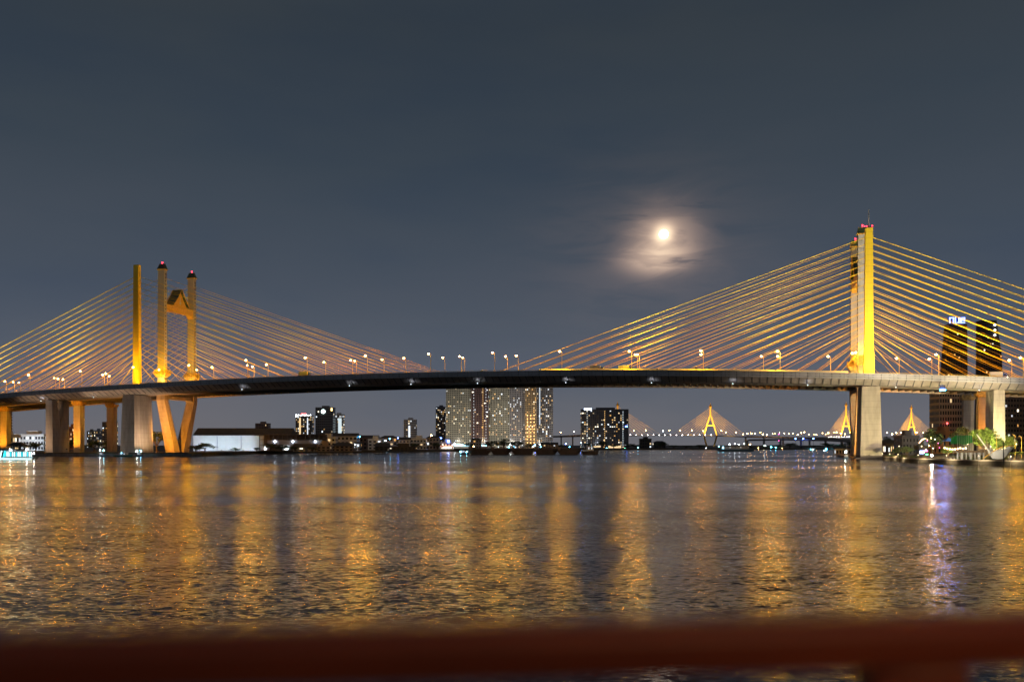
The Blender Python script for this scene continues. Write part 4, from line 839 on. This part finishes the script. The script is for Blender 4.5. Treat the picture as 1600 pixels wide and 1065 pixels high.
# ------------------------------------------------------------------ park on the right bank
p = at(1456, 711, 352); t = thing('street_lamp', 'very bright white park lamp on a short post at the water edge', 'street lamp', (p.x, p.y, 1.5))
k = MB(); k.tube((p.x, p.y, 1.5), (p.x, p.y, p.z-.3), .07, 6); k.build('pole', STEEL, t)
k = MB(); k.ball(p, .34, 10, 7); k.build('lamp_head', glowm('park_lamp', (1, .93, .82), 240), t)
k = MB(); k.box(p.x-.3, p.x+.3, p.y-.3, p.y+.3, 1.5, 1.8); k.build('base', STEEL, t)
FLG = mat('green_flag_cloth', (.03, .35, .06), .7, var=.3, vscale=.8)
for i in range(9):
    x = 1496+2.9*i; d = 366+1.6*i; p = at(x, 678.5+.1*i, d); t = thing('flagpole', 'white flagpole with a green flag, %s from the left of nine behind the pergola' % ORD[i], 'flagpole', (p.x, p.y, 1.5), 'green flags on poles')
    k = MB(); k.tube((p.x, p.y, 1.5), (p.x, p.y, p.z), .07, 6, .045); k.ball((p.x, p.y, p.z+.08), .12, 6, 4); k.build('pole', WHITEC, t)
    fl = MB(); rr = random.Random(i); nu, nv = 9, 5; vs = []
    for u in range(nu+1):
        for v in range(nv+1):
            f = u/nu; g = v/nv; sag = f*f*1.6; vs.append((p.x-.08-f*2.5, p.y+.28*math.sin(f*7+i)*f, p.z-.3-g*3.1*(1-.25*f)-sag-.15*math.sin(f*5+i*.7)))
    fs = [(u*(nv+1)+v, (u+1)*(nv+1)+v, (u+1)*(nv+1)+v+1, u*(nv+1)+v+1) for u in range(nu) for v in range(nv)]
    fl.add(vs, fs); fl.build('flag', FLG, t)
d = 350; a, b_ = at(1493, 704, d), at(1536, 704, d); t = thing('pergola', 'low park pergola with brown slab roof on square white columns', 'pergola', ((a.x+b_.x)/2, d, 1.5))
k = MB(); k.box(a.x, b_.x, d-1.6, d+1.6, 4.35, 5.05); k.build('roof_slab', mat('brown_stone', (.30, .20, .12), .8, var=.2, vscale=1), t, bevel=.04)
for i in range(7):
    x = a.x+.3+(b_.x-a.x-.6)*i/6; w_ = .35 if i % 2 else .2; k = MB(); k.box(x-w_, x+w_, d-1.2, d-1.2+2*w_, 1.5, 4.35); k.build('column', WHITEC, t)
# white boat-shaped sculpture with a leaning mast
d = 340; t = thing('boat_sculpture', 'white boat-shaped sculpture with a long leaning mast and raised ribs', 'sculpture', at(1562, HY, d)-Vector((0, 0, HC-1.5)))
A = lambda x, y, dd=d: at(x, y, dd)
k = MB(); k.tube(A(1526, 678), A(1549, 709.5), .2, 7, .26); k.build('mast', WHITEC, t)
def ribbon(pts, w0, thick=.25):
    k = MB()
    for (x0, y0), (x1, y1) in zip(pts, pts[1:]):
        p0, p1 = A(x0, y0), A(x1, y1); k.hexa([p0+Vector((0, -w0, -thick)), p1+Vector((0, -w0, -thick)), p1+Vector((0, w0, -thick)), p0+Vector((0, w0, -thick)), p0+Vector((0, -w0, thick)), p1+Vector((0, -w0, thick)), p1+Vector((0, w0, thick)), p0+Vector((0, w0, thick))])
    return k
k = MB(); top = [(1547, 706), (1556, 704), (1566, 702.5), (1574, 700), (1582, 696)]; bot = [(1551, 716), (1558, 717), (1566, 716.5), (1571, 713), (1578, 705)]
for i in range(4):
    q0, q1, q2, q3 = A(*top[i]), A(*top[i+1]), A(*bot[i+1]), A(*bot[i])
    for sg in (-1, 1): k.hexa([q3+Vector((0, 0, 0)), q2, q2+Vector((0, .2*sg, 0)), q3+Vector((0, .2*sg, 0)), q0+Vector((0, sg*1.5, 0)), q1+Vector((0, sg*1.4, 0)), q1+Vector((0, sg*1.65, 0)), q0+Vector((0, sg*1.75, 0))])
k.build('hull', WHITEC, t)
ribbon([(1536, 716), (1546, 709), (1556, 702), (1566, 697.5), (1576, 696.5), (1583, 696)], .16, .16).build('gunwale', GOLD, t)
for x, y0, y1 in ((1551, 706, 711), (1557, 702, 709), (1562, 699.5, 707), (1568, 698, 706)): k = MB(); k.tube(A(x, y0), A(x+1, y1), .09, 5); k.build('rib', WHITEC, t)
p = at(1568, 690, 312); k = MB(); k.tube((p.x, p.y, -2), (p.x, p.y, p.z), .22, 8, .17); tag(k.build('mooring_post', DARK), 'tall dark mooring post standing in the water before the boat sculpture', 'post')
for i in range(12): p = at(1574+3*i, 727.5, 300-.6*i); k = MB(); k.tube((p.x, p.y, -1), (p.x, p.y, .45), .12, 6, .09); tag(k.build('wooden_stake', DARK), 'short dark wooden stake in the water at the right edge, %s from the left' % ORD[i], 'stake', 'stakes in the water')
d = 350; t = thing('water_tap_pier', 'small grey floating jetty with bollards below the bright park lamp', 'jetty', at(1484, HY, 350)-Vector((0, 0, HC)))
t.name = 'floating_jetty'; k = MB(); k.box(X(1464, d), X(1493, d), d-3, d, -.3, .75); k.build('platform', CONC_D, t, bevel=.08)
for x in (1474, 1480, 1486, 1491): k = MB(); k.tube((X(x, d-2), d-2, .7), (X(x, d-2), d-2, 2.2), .22, 7); k.build('bollard', WHITEC, t)
rr = random.Random(3)
for i in range(9): p = at(1476+4.1*i, 699.5+2.2*math.sin(i*.5)+(2 if i > 6 else 0), 392); k = MB(); k.ball(p, .34, 7, 5); tag(k.build('globe_light', glowm('festoon', (1, .7, .35), 9), loc=p), 'warm globe light of the string beside the green flags, %s from the left' % ORD[i], 'light', 'festoon globe lights')
tree_dots = [(1449, 688), (1455, 684), (1461, 686), (1466, 692), (1452, 696), (1458, 700), (1468, 699), (1447, 702)]
for i, (x, y) in enumerate(tree_dots): p = at(x, y, 472); k = MB(); k.ball(p, .22, 6, 4); tag(k.build('fairy_light', [PNK, FA, WH][i % 3], loc=p), 'small coloured fairy light hanging in the tall dark tree, %s from the top of the list by height' % ORD[i] if False else 'coloured fairy light in the tall dark tree, %s of eight' % ORD[i], 'light', 'fairy lights in the dark tree')
t = tower(1436, 1450, 699, 500, 6, 'small bar kiosk with a blue-white lit counter and coloured signs', CHAR, name='kiosk', floors=1, bays=4, lit=0, zb=1.5, fins=False, slab=False)
face_box(t, 'lit_counter', glowm('kiosk_blue', (.45, .55, 1), 8), .05, .5, .25, .6); face_box(t, 'sign', PNK, .55, .9, .5, .65); face_box(t, 'sign', GRN, .75, .95, .05, .2)
def arc_sign():
    t = thing('lit_arch', 'orange and white neon-lit curved roof beside the dark tree', 'arch', at(1446, HY, 480)-Vector((0, 0, HC-1.5)))
    k = MB(); pts = [at(1436+1.6*i, 692-7*math.sin(i*.28), 480) for i in range(10)]
    for a, b_ in zip(pts, pts[1:]): k.tube(a, b_, .22, 5)
    k.build('light_tube', glowm('neon_orange', (1, .6, .35), 6), t)
    k = MB()
    for q_ in (pts[0], pts[-1]): k.tube((q_.x, q_.y, 1.5), q_, .12, 5)
    k.build('post', DARK, t)
arc_sign()
k = MB(); kx = at(1482, 687, 470); tt_ = thing('blue_canopy', 'small blue peaked canopy left of the green flags', 'canopy', (kx.x, kx.y, 1.5)); k.taper(None, (kx.x-2.6, kx.x+2.6, kx.y-2.5, kx.y+2.5), 9.2, (kx.x-.1, kx.x+.1, kx.y-.1, kx.y+.1), 11.2); k.build('roof', mat('blue_tarp', (.03, .10, .45), .6), tt_)
for sx in (-2.4, 2.4): k = MB(); k.tube((kx.x+sx, kx.y, 1.5), (kx.x+sx, kx.y, 9.3), .08, 5); k.build('post', STEEL, tt_)
spot('canopy_light', (kx.x, kx.y-5, 7), (kx.x, kx.y, 10), 2*K, (.6, .8, 1), 90)
QL = []  # lamps added in front of the quay wall to brighten it
for a_, b_ in (((177, 429.5), (162, 366)), ((162, 366), (167, 330)), ((167, 330), (177, 306.5)), ((177, 306.5), (260, 305))):
    a_, b_ = Vector((*a_, 0)), Vector((*b_, 0)); n_ = (b_-a_).normalized(); n_ = Vector((n_.y, -n_.x, 0)); n_ = n_ if n_.dot(Vector((-1, -.6, 0))) > 0 else -n_
    for f_ in ((.2, .5, .8) if a_.x > 170 and a_.y > 400 else (.25, .75) if a_.y > 310 else (.08,)): QL.append((a_.lerp(b_, f_)+n_*3.0, n_))
for i, (p, n_) in enumerate(QL):
    t = thing('added_quay_light', 'small added warm lamp brightening the quay wall, %s from the left' % ORD[i], 'added quay light', (p.x, p.y, -1), 'added quay wall lamps')
    k = MB(); k.tube((p.x, p.y, -1), (p.x, p.y, 3.2), .07, 5); k.build('pole', STEEL, t)
    k = MB(); k.ball((p.x, p.y, 3.3), .12, 6, 4); k.build('lamp_head', glowm('added_quay_globe', (1, .8, .5), 10), t); spot('lamp_light', (p.x, p.y, 3.1), (p.x-n_.x*3, p.y-n_.y*3, 1.3), 2.6*K, (1, .80, .5), 140, radius=.15)
# path lights and lamp poles that light the park
for i, (x, y, d, c_, pw, hh) in enumerate([(1440, 706, 400, WARM, 5, 5), (1512, 700, 385, (1, .85, .6), 9, 6), (1548, 700, 330, (1, .88, .66), 9, 5), (1588, 697, 360, (1, .8, .4), 10, 6), (1405, 703, 440, WARM, 4, 5), (1540, 706, 405, (1, .82, .35), 24, 4), (1574, 706, 440, (1, .9, .35), 9, 4)]):
    px_ = at(x, HY, d); t = thing('park_light', 'low post light in the riverside park, %s of its kind' % ORD[i], 'park light', (px_.x, px_.y, 1.5), 'park post lights')
    k = MB(); k.tube((px_.x, px_.y, 1.5), (px_.x, px_.y, 1.5+hh), .06, 5); k.build('pole', DARK, t)
    k = MB(); k.ball((px_.x, px_.y, 1.7+hh), .2, 7, 5); k.build('lamp_head', glowm('park_globe', (1, .8, .5), 5), t)
    if i < 5: spot('lamp_light', (px_.x, px_.y, 1.4+hh), (px_.x, px_.y+8, 1.5), pw*1.0*K, c_, 150)
    else: spot('lamp_light', (px_.x, px_.y+.5, 2.2), (px_.x+1, px_.y+30, 11), pw*8*K, c_, 90)
for i, x in enumerate((1557, 1586, 1596)): p = at(x, 676+3*i, 380); k = MB(); k.tube((p.x, p.y, 1.5), p, .08, 5, .05); k.tube(p, p+Vector((-1, 0, .25)), .05, 4); k.ball(p+Vector((-1.1, 0, .2)), .16, 6, 4); tag(k.build('lamp_pole', YSTEEL), 'slim pale lamp pole in the right part of the park, %s from the left' % ORD[i], 'pole', 'slim park poles')
# blue floodlit screen reflected in the water (lit panel under the right approach)
t = thing('led_screen', 'blue and magenta lit screen below the right approach deck', 'screen', at(1473, HY, 455)-Vector((0, 0, HC-1.5)))
k = MB(); p = at(1473, 609, 452); k.box(p.x-1.3, p.x+1.3, p.y-.2, p.y+.2, p.z-.35, p.z+.35); k.build('panel', glowm('screen_blue', (.01, .20, 1), 230), t)
k = MB(); k.box(p.x-1.5, p.x+1.5, p.y+.2, p.y+.5, p.z-.5, p.z+2.6); k.build('bracket', DARK, t)

# ------------------------------------------------------------------ boats
HULLD = mat('barge_hull', (.045, .03, .025), .7, var=.4, vscale=.2); HULLB = mat('blue_hull', (.05, .12, .2), .5)
def hull(x0, x1, yc, bw, z1, rake=3, z0=-.4):
    m = MB(); pr = [(x0+rake, z0), (x1-rake, z0), (x1, z1), (x0, z1)]
    m.prism([(x, yc-bw/2, z) for x, z in pr], [(x, yc+bw/2, z) for x, z in pr]); return m
def barge(px0, px1, d, z1, label, cargo):
    x0, x1 = X(px0, d), X(px1, d); t = thing('barge', label, 'barge', ((x0+x1)/2, d, 0), 'moored cargo barges')
    hull(x0, x1, d, 10, z1).build('hull', HULLD, t)
    m = MB(); m.box(x0+3.5, x1-3.5, d-4.2, d+4.2, z1, z1+1.0); m.build('coaming', HULLD, t)
    m = MB(); n = 8; zc = z1+1.0
    for i in range(n):
        a = x0+4+(x1-x0-8)*i/n; e = x0+4+(x1-x0-8)*(i+1)/n; m.taper(None, (a, e, d-3.8, d+3.8), zc, (a+.8, e-.8, d-1.5, d+1.5), zc+cargo*(1+.3*math.sin(i*2.1)))
    m.build('tarpaulin_cover', BRN, t)
    m = MB(); m.box(x0+1, x0+3.2, d-2, d+2, z1, z1+2.3); m.box(x0+.8, x0+3.4, d-2.2, d+2.2, z1+2.3, z1+2.5); m.build('stern_cabin', BRN, t)
for i, (a, b_, d, cg, lb) in enumerate([(731, 768, 682, 1.0, 'leftmost reddish cargo barge of the moored line'), (766, 800, 690, 1.4, 'second cargo barge from the left in the moored line'), (798, 836, 684, 1.3, 'middle dark cargo barge below the condominium cluster'), (834, 872, 690, 1.5, 'fourth dark cargo barge with a green-lit cover'), (870, 908, 684, 1.2, 'rightmost long cargo barge beside the tug')]): barge(a, b_, d, 3.4, lb, cg)
def workboat(px0, px1, d, label, lamps, hb=1.6, cab=(.5, .85, 3.0), hm=HULLB, name='tugboat', cat='tugboat'):
    x0, x1 = X(px0, d), X(px1, d); t = thing(name, label, cat, ((x0+x1)/2, d, 0)); W = x1-x0; bw = min(7, W*.35)
    m = MB(); out = []
    for z, k_ in ((-.4, .8), (hb, 1.0)):
        out.append([(x0+W*(1-k_)*.5, d-bw/2*k_*.7, z), (x0+W*.12, d-bw/2*k_, z), (x0+W*.75, d-bw/2*k_, z), (x1-W*(1-k_)*.4, d, z+(hb*.35 if z > 0 else 0)), (x0+W*.75, d+bw/2*k_, z), (x0+W*.12, d+bw/2*k_, z), (x0+W*(1-k_)*.5, d+bw/2*k_*.7, z)])
    m.prism(out[0], out[1]); m.build('hull', hm, t)
    a, b_, hc = cab; m = MB(); m.box(x0+W*a, x0+W*b_, d-bw*.3, d+bw*.3, hb, hb+hc); cb = m.build('cabin', WHF, t, bevel=.06)
    m = MB(); m.box(x0+W*a-.3, x0+W*b_+.3, d-bw*.34, d+bw*.34, hb+hc, hb+hc+.18); m.build('roof', GREYF, cb)
    n = 5
    for i in range(n): m = MB(); xx = x0+W*a+(W*(b_-a))*(i+.5)/n; m.box(xx-.35, xx+.35, d-bw*.3-.04, d-bw*.3+.02, hb+hc*.45, hb+hc*.8); m.build('window', LITW[1] if i % 2 else GLASS, cb)
    m = MB(); m.tube((x0+W*(a+b_)/2, d, hb+hc+.1), (x0+W*(a+b_)/2, d, hb+hc+3), .07, 5); m.build('mast', STEEL, t)
    for lx, ly, mm in lamps: q_ = at(lx, ly, d-bw*.35); m = MB(); m.ball(q_, .28, 7, 5); m.build('deck_lamp', mm, t)
    return t
BW = glowm('boat_white', (.8, .92, 1), 90); BC = glowm('boat_cyan', (.2, .7, 1), 80)
workboat(908, 936, 676, 'dark tugboat with cold white lamps at the right end of the barge line', [(914, 706, BW), (918, 705, BW), (921, 707, BC), (899, 706, BC)][:3], 2.6, (.3, .7, 3.6), HULLD)
workboat(716, 734, 676, 'small workboat with two cyan lamps at the left end of the barge line', [(719.5, 705.5, BC), (729, 705.5, BC)], 1.2, (.2, .6, 2.0))
workboat(1118, 1182, 1000, 'lit river ferry moored below the distant golden pylon', [(1123, 697, BC), (1130, 699, BC), (1140, 694, BW), (1148, 693, BW), (1142, 702, BW), (1155, 694, BW), (1163, 693, BW), (1171, 694, FA), (1190, 700, FA)][:8], 2.6, (.15, .8, 3.2), name='river_ferry', cat='ferry')
workboat(153, 166, 566, 'tiny service boat with white cabin in front of the left piers', [(156, 703, BW), (162, 703, BC)], .9, (.2, .6, 1.6), name='service_boat', cat='boat')
workboat(178, 208, 562, 'low teal boat moored at the main left pier', [(190, 707, CY)], 1.0, (.3, .7, 1.2), mat('teal_hull', (.02, .12, .12), .5), name='service_boat', cat='boat')
workboat(212, 224, 562, 'small lit boat with blue-white lamps under the left tower', [(214, 704.5, BW), (220, 704.5, BC)], 1.0, (.2, .7, 1.4), name='service_boat', cat='boat')
workboat(1318, 1326, 470, 'white passenger cabin boat tied up left of the right pier', [(1321, 706, BW)], 1.0, (.3, .8, 2.6), name='service_boat', cat='boat')
workboat(1264, 1276, 1150, 'small boat with white lamps mid-river left of the right pier', [(1270, 702.5, BW)], 1.0, (.3, .8, 2.0), name='service_boat', cat='boat')
# dinner cruise boat at the left edge
d = 452; x0, x1 = X(-40, d), X(57, d); t = thing('dinner_cruise_boat', 'cruise boat glowing white and turquoise with a dark roofed upper deck at the left edge', 'cruise boat', ((x0+x1)/2, d, 0))
m = MB(); m.prism([(x0, d-3.4, -.3), (x1-2.4, d-3.2, -.3), (x1-2.4, d+3.2, -.3), (x0, d+3.4, -.3)], [(x0, d-3.6, 1.1), (x1+.6, d-3.0, 1.4), (x1+.6, d+3.0, 1.4), (x0, d+3.6, 1.1)]); m.build('hull', mat('white_hull', (.6, .65, .65), .4), t)
m = MB(); m.box(x0+1, x1-3.5, d-3.3, d+3.3, 3.9, 4.15); m.taper(None, (x0+1, x1-5, d-3.2, d+3.2), 4.15, (x0+2, x1-8, d-2.4, d+2.4), 4.7); m.build('main_deck_roof', WHF, t)
m = MB(); m.box(x0+2, X(40, d), d-2.6, d+2.6, 4.7, 5.3); m.taper(None, (X(14, d), X(42, d), d-3.1, d+3.1), 6.7, (X(22, d), X(33, d), d-.6, d+.6), 8.5); m.build('upper_deck_canopy', CHAR, t)
for xx in (15, 24, 33, 40): m = MB(); m.tube((X(xx, d), d-2.5, 5.2), (X(xx, d), d-2.5, 6.8), .07, 5); m.build('canopy_post', STEEL, t)
CB = glowm('boat_tube_white', (.75, 1, .98), 2.2); CB2 = glowm('boat_tube_teal', (.05, .75, .9), 1.6)
for i in range(15): xx = 13+2.9*i; m = MB(); m.box(X(xx, d), X(xx+1.1, d), d-3.25, d-3.05, 1.5, 3.8); m.build('light_column', CB if i % 3 else CB2, t)
for i in range(4): xx = -4+5*i; m = MB(); m.tube((X(xx, d), d-3.3, 1.2), (X(xx+2.5, d), d-3.3, 4.4), .28, 5); m.build('light_column', CB2 if i % 2 else CB, t)
m = MB(); m.box(x0, X(56, d), d-3.75, d-3.62, .25, .6); m.build('waterline_light_strip', CB, t)
for xx in (16, 42, 53): m = MB(); m.ball(at(xx, 702 if xx < 50 else 708, d-3), .3, 7, 5); m.build('deck_lamp', BW, t)

# ------------------------------------------------------------------ vehicles on the bridge decks
TYR = mat('tyre', (.02, .02, .02), .9)
def vehicle(kind, label, px, t_, col, dirn=1):
    s = s_at(px, t_); zr = dz(s)+.27; cat = kind; o = thing({'truck': 'box_truck', 'car': 'parked_car', 'taxi': 'taxi', 'flat': 'flatbed_truck'}[kind].replace('parked_', 'passenger_'), label, 'truck' if kind in ('truck', 'flat') else 'car', B(s, t_, zr), 'vehicles crossing the bridge')
    paint = mat('vehicle_paint_%d%d%d' % tuple(int(c*99) for c in col), col, .35)
    T = lambda x, y, z: B(s+x*dirn, t_+y, zr+z)
    if kind in ('truck', 'flat'):
        m = MB(); m.box(-4, 1.7, -1.2, 1.2, 1.05, 3.7 if kind == 'truck' else 1.4, T); 
        if kind == 'flat': m.box(-3.8, 1.4, -1.1, 1.1, 1.4, 2.2, T)
        m.build('cargo_box', paint, o, bevel=.05)
        m = MB(); m.taper(T, (1.9, 3.9, -1.15, 1.15), .6, (1.9, 3.5, -1.1, 1.1), 2.8); c = m.build('cab', mat('cab_blue', (.03, .08, .45), .4), o, bevel=.08)
        m = MB(); m.box(2.3, 3.2, -1.19, 1.19, 1.7, 2.4, T); m.build('window', GLASS, c)
        m = MB(); m.box(-4, 3.6, -.5, .5, .6, 1.0, T); m.build('chassis', DARK, o)
        wx = (-2.8, -1.7, 2.9); r = .5; hl = (3.95, .9)
    else:
        m = MB(); m.taper(T, (-2.2, 2.2, -.88, .88), .35, (-2.1, 2.1, -.85, .85), .95); m.taper(T, (-1.5, 1.0, -.82, .82), .95, (-1.0, .5, -.7, .7), 1.5); m.build('body', paint, o, bevel=.08)
        m = MB(); m.taper(T, (-1.3, .85, -.84, .84), 1.0, (-.95, .42, -.73, .73), 1.42); m.build('window', GLASS, o)
        wx = (-1.35, 1.35); r = .33; hl = (2.2, .65)
    for x in wx:
        for y in (-.95, .95): m = MB(); m.tube(T(x, y-.12, r), T(x, y+.12, r), r, 12); m.build('wheel', TYR, o)
    for y in (-.7, .7):
        m = MB(); m.ball(T(hl[0], y, hl[1]), .16, 6, 4); m.build('headlight', glowm('headlamp', (1, .95, .85), 60), o)
        m = MB(); m.ball(T(-4.05 if kind in ('truck', 'flat') else -2.15, y, .9), .13, 6, 4); m.build('tail_light', REDL, o)
BLT = (.03, .08, .45)
vehicle('truck', 'blue-cabbed truck with pale box crossing just right of mid-span', 933, -12, (.5, .55, .6))
vehicle('truck', 'white box truck crossing between mid-span and the double lamp posts', 978, -12, (.6, .65, .65))
vehicle('flat', 'blue flatbed truck, left one of the pair below the lamp right of mid-span', 1080, -12, BLT)
vehicle('flat', 'blue flatbed truck, right one of the pair below the lamp right of mid-span', 1100, -12, BLT)
vehicle('taxi', 'yellow taxi near the right yellow pylon', 1306, -12, (.8, .5, .05))
vehicle('taxi', 'orange taxi midway between the truck pair and the right pylon', 1183, -12, (.8, .35, .05), -1)
vehicle('car', 'white car at mid-span', 754, -12, (.7, .7, .7))
vehicle('truck', 'dark truck crossing left of mid-span above the low town', 477, -12, (.12, .14, .16))
vehicle('car', 'red car heading for the left yellow pylon', 171, -12, (.5, .03, .03), -1)
vehicle('car', 'silver car between the left pylon and the near tower', 234, -12, (.5, .5, .5))
vehicle('car', 'small grey car left of the truck at the middle of the span', 866, -12, (.3, .3, .32))
vehicle('truck', 'pale covered truck crossing right of the right pylon', 1560, -12, (.5, .5, .5))

# ------------------------------------------------------------------ terrace railing in front of the camera (out of focus)
RW = mat('red_lacquered_wood', (.15, .034, .010), .45, var=.3, vscale=3, stretch=(.4, 3, 3))
rt = thing('wooden_railing', 'blurred dark red wooden railing crossing the bottom of the view', 'railing', (0, 1.05, 6.0))
def RP(px, y, dd): return at(px, y, dd)
a0, a1 = RP(0, 1034, .98), RP(1600, 994, 1.16); dv = (a1-a0); a0 = a0-dv*1.2; a1 = a1+dv*1.2
nrm = Vector((-dv.y, dv.x, 0)).normalized()
k = MB(); sec = [(-.035, -.028), (.035, -.028), (.038, .012), (.02, .029), (-.02, .029), (-.038, .012)]
k.prism([a0+nrm*u+Vector((0, 0, v)) for u, v in sec], [a1+nrm*u+Vector((0, 0, v)) for u, v in sec]); k.build('handrail', RW, rt, bevel=.004)
def onrail(px, dd=1.12):
    f = ((px-0)/1600); return RP(0, 1034, .98).lerp(RP(1600, 994, 1.16), f)
for px in (-1900, -250, 1395, 3000):
    q_ = onrail(px); k = MB(); k.box(q_.x-.062, q_.x+.062, q_.y-.03, q_.y+.03, 6.0, q_.z-.03); k.build('post', RW, rt, bevel=.006)
k = MB(); lo = Vector((0, 0, -.75)); k.prism([a0+nrm*u+lo+Vector((0, 0, v)) for u, v in sec], [a1+nrm*u+lo+Vector((0, 0, v)) for u, v in sec]); k.build('lower_rail', RW, rt)
k = MB(); k.box(-6, 6, -4, 1.25, 5.85, 6.0); struct(k.build('terrace_floor', mat('terrace_boards', (.12, .06, .035), .6, var=.3, vscale=2, stretch=(.3, 4, 1))))
t = thing('terrace_lamp', 'warm hanging lamp above the right part of the railing', 'lamp', (.85, .15, 7.9)); k = MB(); k.ball((.85, .15, 7.9), .09, 10, 7); k.build('bulb', glowm('terrace_bulb', (1, .5, .2), 18), t)
k = MB(); k.tube((.85, .15, 7.98), (.85, .15, 8.6), .012, 5); k.build('cord', DARK, t)
pt('terrace_light', (.85, .15, 7.75), 13, (1, .5, .22), .08)

for o in list(bpy.data.objects):
    for kk in ('base', 'W', 'H', 'D', 'cx'):
        if kk in o: del o[kk]
